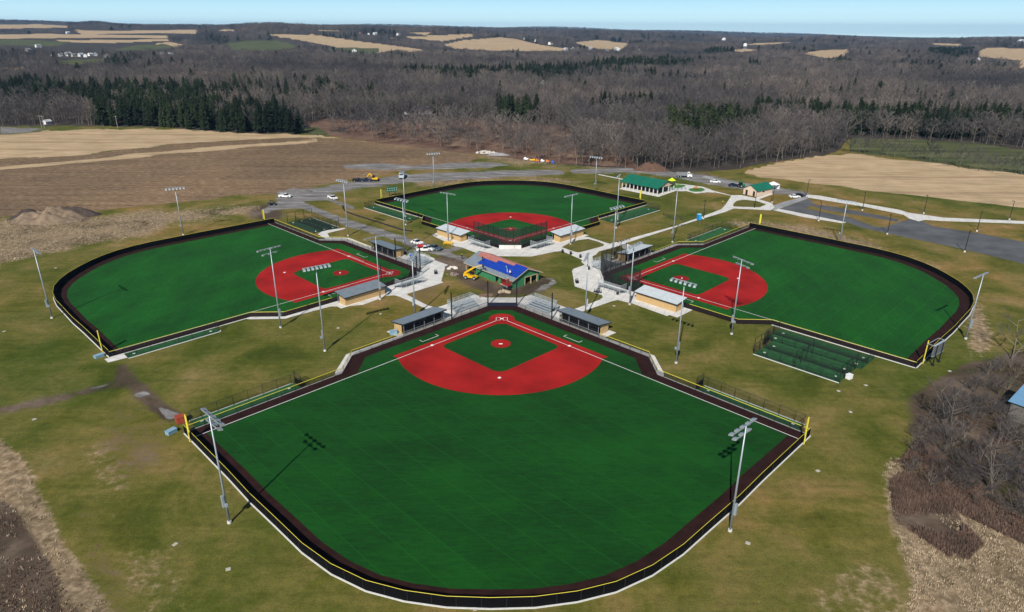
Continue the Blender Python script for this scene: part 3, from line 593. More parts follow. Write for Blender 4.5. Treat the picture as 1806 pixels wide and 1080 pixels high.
def dugout(k, sg, roof):
    # local: x along the fence (s), y outward (t)
    nm = {1: 'first base', -1: 'third base'}[sg]
    loc, rz = frame(k); L, Dp = 11.9, 3.6
    (bx, by) = st(10.5, 8.9, sg); X, Y = wpt(k, bx, by)
    a = rz+math.atan2(1, sg)
    e = empty("dugout", (X, Y, 0), a, "tan dugout, %s roof, %s side of the %s ball field" % ('pale' if roof is ROOFL else 'grey', nm, k), "dugout", "dugouts of the ball fields")
    f = -sg  # outward is -y for sg=1
    def bx_(mb, x0, x1, y0, y1, z0, z1): return mb.box(((x0+x1)/2, f*(y0+y1)/2, (z0+z1)/2), (x1-x0, y1-y0, z1-z0))
    bx_(MB(), 0, L, Dp-.2, Dp, 0, 2.25).build("back_wall", TANB, e)
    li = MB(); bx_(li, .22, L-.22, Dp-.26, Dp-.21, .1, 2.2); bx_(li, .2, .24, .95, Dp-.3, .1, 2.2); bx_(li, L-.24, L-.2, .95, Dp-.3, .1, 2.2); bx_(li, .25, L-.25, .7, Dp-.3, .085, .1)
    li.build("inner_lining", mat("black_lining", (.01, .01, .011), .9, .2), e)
    for x in (0, L-.2):
        bx_(MB(), x, x+.2, .9, Dp-.2, 0, 2.3).build("end_wall", TANB, e)
    r = MB(); ov = .45
    vs = []
    for x in (-ov, L+ov):
        for y, z in ((-.55, 2.85), (Dp+ov, 2.22), (Dp+ov, 2.34), (-.55, 2.97)): vs.append((x, f*y, z))
    r.add(vs, [(0, 1, 2, 3), (7, 6, 5, 4), (0, 4, 5, 1), (1, 5, 6, 2), (2, 6, 7, 3), (3, 7, 4, 0)])
    rf = r.build("roof", roof, e)
    t = MB()
    t.beam((-ov, f*-.58, 2.86), (L+ov, f*-.58, 2.86), .06, .26); t.beam((-ov, f*(Dp+ov+.03), 2.26), (L+ov, f*(Dp+ov+.03), 2.26), .06, .24)
    for x in (-ov-.03, L+ov+.03): t.beam((x, f*-.55, 2.88), (x, f*(Dp+ov), 2.25), .05, .2)
    t.build("fascia", DARK, e)
    pm = MB().box((0, 0, 1.36), (.1, .1, 2.72)).build("post", GALV)
    for j in range(5):
        o = pm if j == 0 else pm.copy()
        if j: col.objects.link(o)
        o.parent = e; o.location = (.1+j*(L-.2)/4, f*.05, 0)
    MB().sheet([(0, f*.05), (L, f*.05)], .05, 2.7).build("front_mesh", mesh_mat("dugout_screen", (.008, .008, .009), .45), e)
    bench = MB(); bench.box((L/2, f*(Dp-.7), .45), (L-1.6, .35, .06)); bench.box((L/2, f*(Dp-.45), .75), (L-1.6, .05, .25))
    for j in range(6): bench.box((1.2+j*(L-2.4)/5, f*(Dp-.7), .22), (.06, .3, .42))
    bench.build("bench", ALU, e)
    MB().box((L/2, f*(Dp/2+.1), .06), (L+.1, Dp+.3, .04)).build("slab", CONC, e)

def bleacher(k, sg):
    nm = {1: 'first base', -1: 'third base'}[sg]
    bx, by = st(-1.6, 9.9, sg); X, Y = wpt(k, bx, by); loc, rz = frame(k); a = rz+math.atan2(1, sg); f = -sg; L = 7.6
    e = empty("bleacher", (X, Y, .04), a, "small aluminium bleacher on the %s side of the %s ball field" % (nm, k), "bleacher", "aluminium bleachers behind the backstops")
    fr = MB()
    for r in range(5):
        z = .42+r*.33; y = .2+r*.72
        pl = MB().box((L/2, f*y, z), (L, .28, .05)); pl.build("seat_plank", ALU, e)
        if r: MB().box((L/2, f*(y-.36), z-.32), (L, .34, .04)).build("foot_plank", ALU, e)
    for j in range(5):
        x = .3+j*(L-.6)/4
        fr.beam((x, f*0, .05), (x, f*3.3, 1.7), .05, .08); fr.beam((x, f*.2, 0), (x, f*3.3, .08), .05, .06); fr.beam((x, f*3.25, 0), (x, f*3.25, 2.75), .05, .05)
    fr.build("frame", ALU, e)
    g_ = MB(); g_.sheet([(0, f*.6), (0, f*3.3), (L, f*3.3), (L, f*.6)], 1.2, 2.75); g_.build("guard_mesh", GALVNET, e)
    g_ = MB(); g_.rail([(0, f*.6), (0, f*3.3), (L, f*3.3), (L, f*.6)], 2.78, .03); g_.rail([(0, f*3.3), (L, f*3.3)], 2.2, .025); g_.build("guard_rail", ALU, e)

def foul_pole(k, sg):
    nm = {1: 'right field', -1: 'left field'}[sg]
    x, y = 51.8*sg, 52.9; X, Y = wpt(k, x, y); _, rz = frame(k)
    e = empty("foul_pole", (X, Y, 0), rz+sg*R(-45), "yellow %s foul pole on the outfield fence of the %s ball field" % (nm, k), "foul pole", "yellow foul poles")
    MB().tube((0, 0, 0), (0, 0, 5.3), .11, n=10).build("pole", YEL, e)
    w = MB(); w.box((-sg*.28, 0, 3.6), (.5, .03, 3.2)); w.build("wing", YEL, e)

for k in FIELDS:
    field_surfaces(k); field_fences(k); backstop(k)
    for sg in (1, -1):
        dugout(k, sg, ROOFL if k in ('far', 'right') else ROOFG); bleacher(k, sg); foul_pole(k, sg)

# bullpens and batting cages
def pen(k, sg, s0, s1, t0, t1, label, lanes=1, tall=2.1, m=PENG, name="bullpen", curb=True, frames=0, ends=True):
    loc, rz = frame(k); X, Y = wpt(k, *st(s0, t0, sg)); a = rz+math.atan2(1, sg); f = -sg; L = s1-s0; Wd = t1-t0
    e = empty(name, (X, Y, 0), a, label, "batting cage" if name == "batting_cage" else "bullpen")
    MB().box((L/2, f*Wd/2, .045), (L, Wd, .05)).build("turf_lane", m, e)
    n = MB(); n.sheet([(0, f*.3), (0, f*Wd), (L, f*Wd), (L, f*.3)] if ends else [(0, f*Wd), (L, f*Wd)], .05, tall); n.build("chain_link", CHAIN, e)
    n = MB(); n.rail([(0, f*.3), (0, f*Wd), (L, f*Wd), (L, f*.3)], tall, .03); n.build("top_rail", BLKMET, e)
    if curb:
        MB().wall([(0, f*(Wd+.15)), (L, f*(Wd+.15))], 0, .1, .18).build("curb", CURB, e)
    add_posts(e, along([(0, f*.3), (0, f*Wd), (L, f*Wd), (L, f*.3)], 2.9), tall, .04)
    if lanes > 1:
        for q in range(1, lanes):
            y = Wd*q/lanes
            MB().sheet([(0, f*y), (L, f*y)], .07, tall-.2).build("divider_net", mesh_mat("pen_net", (.01, .012, .01), .4), e)
            MB().box((L/2, f*y+.1, .085), (L, .5, .03)).build("divider_strip", PEND, e)
    for q in range(lanes):
        y = Wd*(q+.5)/lanes
        if lanes > 1: MB().wall([(.6, f*(y+Wd/lanes*.32)), (L-.6, f*(y+Wd/lanes*.32))], .08, .1, .5).build("worn_strip", PEND, e)
        for x in (L*.08, L*.92): MB().box((x, f*y, .12), (.5, .3, .1)).build("plate", WHITE, e)
    if frames:
        for j in range(frames):
            x = L*j/(frames-1); fm = MB()
            for yy in np.linspace(.3, Wd, 4): fm.tube((x, f*yy, 0), (x, f*yy, 3.7), .07, n=6)
            fm.rail([(x, f*.3), (x, f*Wd)], 3.7, .05); fm.build("end_frame", BLKMET, e)
    return e
pen('near', 1, 51.6, 71.6, 2.9, 5.7, "bullpen strip with tall back fence left of the near field, beside the dirt track")
pen('near', -1, 51.6, 71.6, 2.7, 5.2, "bullpen strip with black end screen at the right of the near field")
pen('left', -1, 51.4, 71.0, 2.9, 5.7, "narrow bullpen strip with white curb outside the near side of the left field")
pen('left', 1, 51.6, 70.0, 5.4, 15.4, "batting cage of three dark lanes beyond the far side of the left field", 3, 2.2, PEND, "batting_cage", frames=2, ends=False)
pen('right', 1, 46.9, 65.0, 11.5, 20.4, "batting cage of two green lanes at the near side of the right field", 2, 2.2, PENG, "batting_cage", frames=3)
pen('right', 1, 45.0, 66.0, 3.6, 11.4, "bullpen of two green lanes between the batting cage and the right field fence", 2, 2.2, PENG, curb=False)
pen('right', -1, 43.5, 66.0, 4.6, 9.0, "sloping green bullpen outside the far side of the right field")
pen('far', -1, 43.5, 71.0, 3.8, 9.2, "green bullpen strip outside the left side of the far field, nearest the gravel road")
pen('far', 1, 42.5, 70.0, 3.8, 11.0, "green bullpen strip outside the right side of the far field")
for k, sg, s, t, lb in (('near', -1, 51.3, 2.6, "black bullpen windscreen panel standing at the right side of the near field"), ('near', 1, 51.3, 2.9, "black bullpen gate panel standing at the left side of the near field"),
                        ('right', 1, 46.4, 12.4, "dark gate panel at the corner of the right field batting cage")):
    e = empty("screen_panel", (*wpt(k, *st(s, t, sg)), 0), frame(k)[1]+math.atan2(1, sg), lb, "screen"); f = -sg
    MB().sheet([(0, 0), (0, f*2.6)], .1, 1.4).build("windscreen", BLACK, e); MB().sheet([(0, 0), (0, f*2.6)], 1.4, 2.7).build("chain_link", CHAINW, e)
    m = MB()
    for y in (0, 2.6): m.tube((0, f*y, 0), (0, f*y, 2.75), .06)
    m.rail([(0, 0), (0, f*2.6)], 2.72, .04); m.build("frame", BLKMET, e)

# ------------------------------------------------------------------ floodlight poles
ARMS = {404.8: ((362, 730), (386, 750)), 1287.3: ((1296, 764.6), (1327, 743.7)), 573.3: ((538, 475), (580, 467)), 495.3: ((457, 443), (497, 433)), 1290.2: ((1299, 453), (1322, 462)), 1702.9: ((1721, 489), (1742, 480)),
        1192.3: ((1187, 487.7), (1226, 498.7)), 92: ((58.6, 436.9), (70, 444.5)), 323.5: ((298, 331.7), (321.4, 329.9)), 715: ((702.7, 349.7), (716, 352.7)), 614: ((596.5, 314.8), (614.4, 318.8)), 715.7: ((704, 303.4), (718, 307.8)),
        766: ((757, 271), (773.9, 270)), 790.9: ((784.5, 340.7), (797.5, 342.7)), 1006.2: ((1000.7, 346.7), (1014, 343.7)), 1081: ((1080, 365.6), (1093.3, 362.6)), 1049.5: ((1043, 275), (1059.5, 277)), 1479.9: ((1478, 349.7), (1506.8, 353.6)), 1032: ((1032.5, 465), (1036, 457)), 732.3: ((725, 455), (731, 446)), 1110.4: ((1111, 431), (1119.5, 427.5)), 670.5: ((650.7, 419.5), (669, 416))}
def flood_pole(foot, h, target, heads, label, two=False):
    x, y = g(*foot); tx, ty = wpt(target, 0, 30) if isinstance(target, str) else target
    a = math.atan2(ty-y, tx-x)-math.pi/2        # local +y looks at the field
    if foot[0] in ARMS:
        p_, q_ = (g(*v, h) for v in ARMS[foot[0]]); b_ = math.atan2(q_[1]-p_[1], q_[0]-p_[0])
        a = b_ if math.cos(b_-a) > 0 else b_+math.pi
    e = empty("floodlight_pole", (x, y, 0), a, label, "floodlight", "floodlight poles round the ball fields")
    MB().tube((0, 0, 0), (0, 0, h), .18, .085, n=10).build("pole", GALV, e, smooth=True)
    MB().tube((0, 0, 0), (0, 0, .35), .30, n=10).build("footing", CONC, e)
    W = 5.3
    arm = MB(); arm.beam((-W/2, .05, h-.1), (W/2, .05, h-.1), .12, .12)
    if two: arm.beam((-W*.32, .05, h-1.25), (W*.32, .05, h-1.25), .12, .12)
    arm = arm.build("crossarm", GALV, e)
    spots = [(-W/2+W*j/(heads-1), h-.1) for j in range(heads)]+([(-W*.3, h-1.25), (0, h-1.25), (W*.3, h-1.25)] if two else [])
    proto = None
    for sx, sz in spots:
        if proto is None:
            m = MB()
            prof = [(-.05, .08), (.62, -.18), (.70, -.52), (.10, -.42)]
            vs = []
            for wd, p in ((.20, prof[0]), (.27, prof[1]), (.27, prof[2]), (.18, prof[3])): vs += [(-wd, p[0], p[1]), (wd, p[0], p[1])]
            m.add(vs, [(0, 1, 3, 2), (4, 5, 7, 6), (6, 7, 1, 0), (0, 2, 4, 6), (1, 7, 5, 3)])
            m.k = 1; m.add(vs[2:6], [(0, 1, 3, 2)])
            o = proto = m.build("lamp", (GALV, LAMPW), arm)
        else: o = proto.copy(); col.objects.link(o); o.parent = arm
        o.location = (sx, .08, sz)
    MB().box((.02, -.34, 3.9), (.42, .34, 1.9)).build("ballast_box", GALV, e, bevel=.03)
    MB().box((.42, -.1, 3.3), (.5, .3, .5)).build("control_box", GALV, e, bevel=.02)
    return e
for foot, h, t, n, two, lb in [
 ((404.8, 922.5), 17.5, 'near', 5, True, "floodlight pole at the bottom left outside the curved fence of the near field"),
 ((1287.3, 936.8), 17.1, 'near', 5, True, "floodlight pole at the bottom right outside the curved fence of the near field"),
 ((573.3, 619.5), 19.5, 'near', 7, False, "tall floodlight pole on brown grass between the left and near fields"),
 ((1192.3, 640.8), 18.4, 'near', 6, False, "floodlight pole on brown grass between the near field and the right field"),
 ((732.3, 558.5), 15.7, 'near', 5, False, "floodlight pole directly behind the left dugout of the near field"),
 ((1032, 560.5), 15.7, 'near', 5, False, "floodlight pole directly behind the right dugout of the near field"),
 ((92, 561.5), 17.1, 'left', 5, False, "floodlight pole outside the far left curve of the left field, leftmost of all"),
 ((323.5, 414.7), 16.1, 'left', 6, False, "floodlight pole beside the straw bank behind the left field outfield fence"),
 ((495.3, 578.3), 19.5, 'left', 7, True, "tall floodlight pole at the near side of the left field, by the white path"),
 ((614, 416.4), 18.9, 'left', 6, False, "floodlight pole at the far side fence of the left field beside the batting cage"),
 ((670.5, 528.5), 16.8, 'left', 4, False, "floodlight pole beside the long closed dugout on the near side of the left field"),
 ((715, 444.3), 16.8, 'left', 5, False, "floodlight pole behind the open dugout of the left field, by the parked white car"),
 ((715.7, 397), 18.5, 'far', 5, False, "tall floodlight pole at the left side fence of the far field"),
 ((766, 334.7), 15.7, 'far', 6, False, "floodlight pole outside the outfield fence of the far field near the green scoreboard"),
 ((790.9, 427.4), 16.3, 'far', 5, False, "floodlight pole beside the left dugout of the far field"),
 ((1006.2, 431.4), 16.4, 'far', 5, False, "floodlight pole beside the right dugout of the far field"),
 ((1086.8, 402.5), 18.5, 'far', 5, False, "tall floodlight pole at the right side fence of the far field"),
 ((1049.5, 337.7), 14.8, 'far', 6, False, "floodlight pole outside the far field outfield fence nearest the green roofed pavilion"),
 ((1081, 455.3), 16.1, 'right', 5, False, "floodlight pole beside the far dugout of the right field"),
 ((1110.4, 537.5), 16.1, 'right', 5, False, "floodlight pole beside the long pale roofed dugout on the near side of the right field"),
 ((1186, 427.4), 18.0, 'right', 5, False, "floodlight pole at the far side fence of the right field beside the long walkway"),
 ((1290.2, 589.8), 18.1, 'right', 5, True, "tall floodlight pole at the near side of the right field, left of the cage"),
 ((1479.9, 429.4), 14.3, 'right', 6, False, "floodlight pole outside the right field outfield fence by the parking lot"),
 ((1702.9, 598), 15.5, 'right', 5, False, "floodlight pole at the far right curve of the right field, near the bare tree")]:
    flood_pole(foot, h, t, n, lb, two)

# parking lot lamp posts (dark, slim)
pl_list = [((1422, 347), (1426, 320)), ((1520.6, 371.6), (1525, 341)), ((1629, 377), (1635, 347)), ((1722.6, 408.5), (1731, 374.5)), ((1780, 388), (1787, 357)), ((1443.6, 390), (1449, 356)),
           ((1564.6, 413.5), (1571.5, 381)), ((1330.5, 369), (1332, 349)), ((1362, 357.5), (1365.5, 336)), ((1240.5, 386.5), (1242.5, 371)), ((1701, 445), (1711, 409.5)), ((1445, 380), (1447, 358))]
names = ["by the two parked cars", "on the island between the pale path and the dark strip", "at the fork of the pale path", "right of the fork, above the wide gravel lot", "near the right edge beside the pale path",
         "at the lower edge of the dark parking strip", "in the wide gravel lot", "beside the oval grass island", "in front of the small green roofed building", "on the walkway beside the blue toilet", "below the gravel lot at the right", "behind the floodlight at the lower parking strip"]
pr = None
for ((fx, fy), (tx, ty)), nm in list(zip(pl_list, names))[:11]:
    x, y = g(fx, fy); lb = "slim dark lamp post "+nm
    if pr is None:
        pr = empty("lamp_post", (x, y, 0), 0, lb, "lamp post", "dark lamp posts of the parking area")
        MB().tube((0, 0, 0), (0, 0, 7.0), .13, .09, n=8).build("post", BLKMET, pr); MB().box((.35, 0, 7.0), (.9, .35, .14)).build("lamp_head", BLKMET, pr); MB().tube((0, 0, 0), (0, 0, .5), .28, n=10).build("footing", CONC, pr)
    else: dup(pr, (x, y, 0), random.random()*6, lb)

# ------------------------------------------------------------------ the unfinished building
GREENW = mat("green_sheathing", (.045, .23, .10), .6, .0, .9, c2=(.03, .17, .075))
BLUER = mat("blue_underlay", (.006, .045, .36), .55, .0, .8, c2=(.005, .03, .26))
PINK = mat("red_brown_shingle", (.42, .16, .13), .85, .0, 1.4, c2=(.30, .10, .085), detail=8)
WOOD = mat("raw_timber", (.45, .34, .2), .8, .15, 2)
def unfinished():
    a0 = g(*P(1120, 628, 780, 440, 9)); a1 = g(*P(1555, 492, 780, 440, 9))
    gx = Vector((a1[0]-a0[0], a1[1]-a0[1])); Wd = 9.6; ang = math.atan2(gx.y, gx.x)
    e = empty("unfinished_building", (a0[0], a0[1], 0), ang, "unfinished building with green sheathed walls and a half blue, half red-brown gable roof", "building")
    # local x along gable (0..Wd), y backwards along the ridge (0..Ln)
    Ln, H, RH = 15.6, 2.75, 4.75
    def wl(mb, p0, p1, z0=0, z1=H, th=.18): return mb.wall([p0, p1], z0, z1, th)
    w = MB()
    wl(w, (0, 0), (4.3, 0)); wl(w, (4.3, 0), (8.9, 0), 2.2, H); wl(w, (8.9, 0), (Wd, 0)); 
    w.prism([(0, H), (Wd, H), (Wd/2, RH)], -.09, .09)
    wl(w, (Wd, 0), (Wd, Ln)); wl(w, (0, Ln), (Wd, Ln))
    for a, b in ((0, 2.6), (4.9, 5.9), (7.1, 15.6)): wl(w, (0, a), (0, b))
    wl(w, (0, 2.6), (0, 4.9), 2.3, H); wl(w, (0, 5.9), (0, 7.1), 2.3, H)
    wall_o = w.build("wall", GREENW, e)
    # sheathing battens, the seams between sheets
    s = MB()
    for x in (.0, 1.2, 2.4, 3.6, 9.2): s.box((x, -.11, H/2), (.05, .04, H))
    for y in (.6, 1.8, 7.3, 8.5, 9.7, 10.9, 12.1, 13.3, 14.5): s.box((-.11, y, H/2), (.04, .05, H))
    s.build("batten", mat("dark_green_seam", (.02, .10, .045), .7, .1), wall_o)
    d = MB(); d.box((6.6, 0, 1.1), (.22, .24, 2.2)); d.box((8.9, -.02, 1.1), (.2, .24, 2.2)); d.box((4.3, -.02, 1.1), (.2, .24, 2.2)); d.box((6.6, -.12, 2.25), (4.8, .08, .2)); d.build("door_frame", WOOD, wall_o)
    MB().box((-.1, 3.8, .12), (.3, 2.4, .24)).build("sill", WOOD, e)
    sl = (RH-H)/(Wd/2); ov = .85
    def slope(x0, x1, y0, y1, z_off, m, name, side):
        vs = []
        for x in (x0, x1):
            z = (H+sl*x) if side < 0 else (H+sl*(Wd-x))
            for y in (y0, y1):
                for dz in (0, .09): vs.append((x, y, z+z_off+dz))
        return MB().add(vs, [(0, 2, 6, 4), (1, 5, 7, 3), (0, 4, 5, 1), (2, 3, 7, 6), (0, 1, 3, 2), (4, 6, 7, 5)]).build(name, m, e)
    slope(-ov, Wd/2, -.8, 20.2, .05, ROOFG, "roof_deck", -1)
    slope(Wd/2, Wd+ov, -.8, 20.2, .05, PINK, "roof_deck", 1)
    slope(.55, 3.9, -.75, 15.7, .16, BLUER, "underlay", -1)
    slope(3.9, 4.8, -.75, 4.0, .16, BLUER, "underlay", -1)
    slope(3.95, Wd/2, 4.0, 18.7, .16, PINK, "shingles", -1); slope(2.9, 3.9, 10.2, 18.4, .27, PINK, "shingles", -1)
    c = MB()
    for j in range(22):
        y = -.5+j*.9
        c.beam((Wd/2+.05, y, RH+.16), (Wd+ov, y, H-sl*ov+.16), .06, .03)
        if y > 4.1 and y < 18.5: c.beam((3.95, y, H+sl*3.95+.27), (Wd/2, y, RH+.27), .06, .03)
    c.build("shingle_course", mat("pink_batten", (.5, .27, .22), .8, .1), e)
    bl = MB()
    for j in range(4):
        x = 1.0+j*.8; bl.beam((x, -.6, H+sl*x+.26), (x, 15.5, H+sl*x+.26), .05, .02)
    bl.build("underlay_lap", mat("blue_lap", (.02, .10, .45), .5, .05), e)
    fz = MB()
    for y in (-.84, 20.24): fz.beam((-ov, y, H-sl*ov+.05), (Wd/2, y, RH+.05), .06, .22); fz.beam((Wd/2, y, RH+.05), (Wd+ov, y, H-sl*ov+.05), .06, .22)
    fz.beam((-ov-.04, -.8, H-sl*ov+.05), (-ov-.04, 20.2, H-sl*ov+.05), .06, .2)
    fz.build("fascia", mat("beige_fascia", (.42, .37, .28), .7, .08), e)
    p = MB()
    for x in (-.4, Wd+.4): p.box((x, 19.6, H/2), (.2, .2, H-.4))
    p.build("porch_post", WOOD, e)
    return e, a0, ang, sl, H
UB, ub0, ubang, ubsl, ubH = unfinished()
def ubp(x, y): return (ub0[0]+x*math.cos(ubang)-y*math.sin(ubang), ub0[1]+x*math.sin(ubang)+y*math.cos(ubang))

# ------------------------------------------------------------------ vehicles
def wheels(e, xs, y, r, w=.26):
    p = None
    for x in xs:
        for s in (-1, 1):
            if p is None:
                o = p = MB().tube((0, -w/2, r), (0, w/2, r), r, n=14).build("wheel", RUB, e); q = q0 = MB().tube((0, -w/2-.012, r), (0, w/2+.012, r), r*.55, n=10).build("rim", GALV, p)
            else: o = p.copy(); col.objects.link(o); o.parent = e; q = q0.copy(); col.objects.link(q); q.parent = o
            o.location = (x, s*y, 0)
def paint(name, c): return mat("paint_"+name, c, .3, .03, 1)
def car(px, py, ang, c, label, L=4.5, z=.03):
    x, y = g(px, py); e = empty("parked_car", (x, y, z), ang, label, "car", "vehicles parked at the ball fields"); W = 1.75
    h = L/2
    b = [(-h, .35), (-h+.03, .78), (-h+.25, .92), (-h*.55, .95), (h*.42, .92), (h*.85, .8), (h, .62), (h, .3), (h-.3, .22), (-h+.3, .22)]
    MB().prism(b, -W/2, W/2).build("body", c, e, bevel=.07)
    gp = [(-h*.72, .92), (-h*.42, 1.36), (h*.02, 1.40), (h*.42, .92)]
    m = MB(); n = len(gp)
    vs = [(x_, s*(W/2-.07-(.16 if z_ > 1 else 0)), z_) for s in (-1, 1) for x_, z_ in gp]
    m.add(vs, [(0, 1, 2, 3), (7, 6, 5, 4), (0, 4, 5, 1), (1, 5, 6, 2), (2, 6, 7, 3)]).build("windows", GLASS, e)
    m = MB(); m.box((-h*.2, 0, 1.405), (h*.5, W-.42, .05)); m.beam((-h*.42, W/2-.2, 1.38), (-h*.72, W/2-.05, .93), .07, .07); m.beam((-h*.42, -W/2+.2, 1.38), (-h*.72, -W/2+.05, .93), .07, .07)
    m.beam((-h*.15, W/2-.2, 1.39), (-h*.15, W/2-.05, .93), .08, .05); m.beam((-h*.15, -W/2+.2, 1.39), (-h*.15, -W/2+.05, .93), .08, .05); m.build("roof", c, e)
    for s in (-1, 1):
        MB().box((h-.04, s*.6, .66), (.1, .36, .14)).build("headlight", LAMPW, e); MB().box((-h+.02, s*.62, .74), (.08, .3, .14)).build("tail_light", mat("red_lens", (.4, .01, .01), .3, .05), e)
    wheels(e, (-h*.62, h*.62), W/2-.1, .33); return e
def pickup(px, py, ang, c, label, L=5.4, z=.03, load=None):
    x, y = g(px, py); e = empty("pickup_truck", (x, y, z), ang, label, "pickup truck", "vehicles parked at the ball fields"); W = 1.85; h = L/2
    MB().prism([(-h, .45), (-h, 1.02), (h*.5, 1.02), (h*.95, .95), (h, .8), (h, .4), (h-.3, .32), (-h+.3, .36)], -W/2, W/2).build("body", c, e, bevel=.06)
    cx0, cx1 = -h*.12, h*.42; m = MB()
    vs = [(x_, s*(W/2-.06-(.14 if z_ > 1.1 else 0)), z_) for s in (-1, 1) for x_, z_ in ((cx0, 1.02), (cx0+.12, 1.6), (cx1-.5, 1.62), (cx1+.15, 1.02))]
    m.add(vs, [(0, 1, 2, 3), (7, 6, 5, 4), (0, 4, 5, 1), (1, 5, 6, 2), (2, 6, 7, 3)]).build("windows", GLASS, e)
    m = MB(); m.box(((cx0+cx1)/2-.15, 0, 1.64), (cx1-cx0-.45, W-.36, .06)); m.build("cab_roof", c, e)
    m = MB(); m.box((-h*.57, 0, 1.03), (h*.78, W-.2, .03)).build("bed", DARK, e)
    m = MB(); bx0, bx1 = -h, cx0
    for s in (-1, 1): m.box(((bx0+bx1)/2, s*(W/2-.06), 1.12), (bx1-bx0, .1, .22))
    m.box((-h+.05, 0, 1.1), (.1, W, .24)); m.build("bed_side", c, e)
    for s in (-1, 1): MB().box((h-.03, s*.66, .78), (.1, .34, .18)).build("headlight", LAMPW, e)
    wheels(e, (-h*.6, h*.64), W/2-.1, .39)
    return e
WP = paint("white", (.78, .78, .78)); BKP = paint("black", (.008, .009, .012)); NVP = paint("navy", (.012, .022, .05)); GRP = paint("slate", (.06, .085, .11)); SLV = paint("silver", (.45, .5, .52)); REDP = paint("red", (.42, .02, .02)); YEP = paint("yellow", (.72, .42, .008)); BLP = paint("blue", (.01, .10, .55)); ORP = paint("orange", (.6, .16, .02))
car(736, 430.5, R(-35), WP, "small white hatchback parked on the gravel road above the left field dugout", 4.2)
pickup(748, 443, R(12), WP, "white pickup truck with a red load parked beside the navy car behind the left bleacher", 5.0)
b = MB().box((0, 0, .35), (2.0, 1.5, .6)).build("red_tarp_load", REDP, bevel=.08); x, y = g(743, 441); b.location = (x-.2, y, 1.1); b.rotation_euler = (0, 0, R(12)); tag(b, "red tarp covered load on the white pickup bed", "tarp")
pickup(765, 440.5, R(-28), GRP, "dark slate pickup truck parked beside the white pickup with the red load", 5.6)
car(757, 441, R(-30), SLV, "pale silver car half hidden between the white pickup and the slate pickup", 4.2)
pickup(503.5, 348.5, R(-5), WP, "white pickup truck alone at the left end of the gravel road", 5.0)
pickup(587, 351.5, R(-45), WP, "white pickup truck on the pale spur of the gravel road above the left batting cage", 5.0)
pickup(632, 320.5, R(2), BKP, "black pickup truck parked first in the pair beside the yellow excavator", 5.0)
pickup(645, 320.5, R(8), NVP, "navy pickup truck parked between the black pickup and the yellow excavator", 5.2)
car(1261, 322.5, R(-8), WP, "white van like car on the road behind the green playground", 4.6)
car(1294, 329, R(5), NVP, "dark navy car on the road beside the green tractor", 4.6)
car(1401, 349, R(4), WP, "white car parked beside the black car at the parking lot entrance", 4.4, .05)
car(1410.5, 347.2, R(12), BKP, "black car parked beside the white car at the parking lot entrance", 4.4, .05)

def truck(px, py, ang, cabm, boxm, label, kind):
    x, y = g(px, py); e = empty("truck", (x, y, .02), ang, label, "truck"); 
    MB().box((0, 0, .75), (6.6, .9, .3)).build("chassis", DARK, e)
    MB().prism([(1.5, .6), (1.5, 2.5), (2.5, 2.55), (2.75, 1.75), (3.6, 1.6), (3.7, .7)], -1.1, 1.1).build("cab", cabm, e, bevel=.08)
    m = MB(); m.add([(2.52, -.95, 2.45), (2.52, .95, 2.45), (2.79, .95, 1.8), (2.79, -.95, 1.8)], [(0, 1, 2, 3)])
    for s in (-1, 1): m.box((2.1, s*1.105, 2.1), (.75, .02, .5))
    m.build("windows", GLASS, e)
    if kind == 'tank': MB().tube((-3.2, 0, 1.75), (1.2, 0, 1.75), .95, n=16).build("tank", boxm, e, smooth=False)
    else:
        m = MB(); m.add([(-3.3, -1.1, 1.0), (1.3, -1.1, 1.0), (1.3, 1.1, 1.0), (-3.3, 1.1, 1.0), (-3.6, -1.2, 2.3), (1.4, -1.2, 2.4), (1.4, 1.2, 2.4), (-3.6, 1.2, 2.3)], [(3, 2, 1, 0), (0, 1, 5, 4), (1, 2, 6, 5), (2, 3, 7, 6), (3, 0, 4, 7)]); m.build("dump_bed", boxm, e)
        MB().box((-1, 0, 2.1), (4.4, 2.1, .3)).build("gravel_load", mat("gravel_load", (.2, .2, .2), .9, .3, 3), e)
    wheels(e, (-2.6, -1.5, 2.7), .95, .5, .35); return e
truck(1206, 313.5, R(-12), WP, mat("dull_tank", (.2, .21, .22), .5, .15, 1), "dump truck with white cab and long dull grey bed on the road behind the playground", 'dump')
truck(709, 314, R(-85), SLV, paint("steel_blue", (.12, .28, .42)), "blue and white dump truck facing the camera on the wide gravel road", 'dump')

def excavator(px, py, ang, label):
    x, y = g(px, py); e = empty("excavator", (x, y, .02), ang, label, "excavator")
    for s in (-1, 1): MB().prism([(-1.6, .1), (-1.75, .4), (-1.5, .75), (1.5, .75), (1.75, .4), (1.6, .1)], s*1.0-.25, s*1.0+.25).build("track", RUB, e)
    MB().box((-.2, 0, 1.25), (2.6, 2.0, .8)).build("body", YEP, e, bevel=.06); MB().box((.5, .55, 2.1), (1.1, .9, 1.2)).build("cab", GLASS, e, bevel=.05)
    m = MB(); m.beam((.8, -.3, 1.4), (2.6, -.3, 3.3), .3, .45); m.beam((2.6, -.3, 3.3), (4.0, -.3, 1.6), .25, .35); m.build("boom", YEP, e)
    m = MB(); m.box((4.0, -.3, 1.0), (.7, .8, .8), ry=.4); m.build("bucket", DARK, e)
excavator(662, 319.5, R(170), "yellow excavator on the verge beside the navy pickup truck")

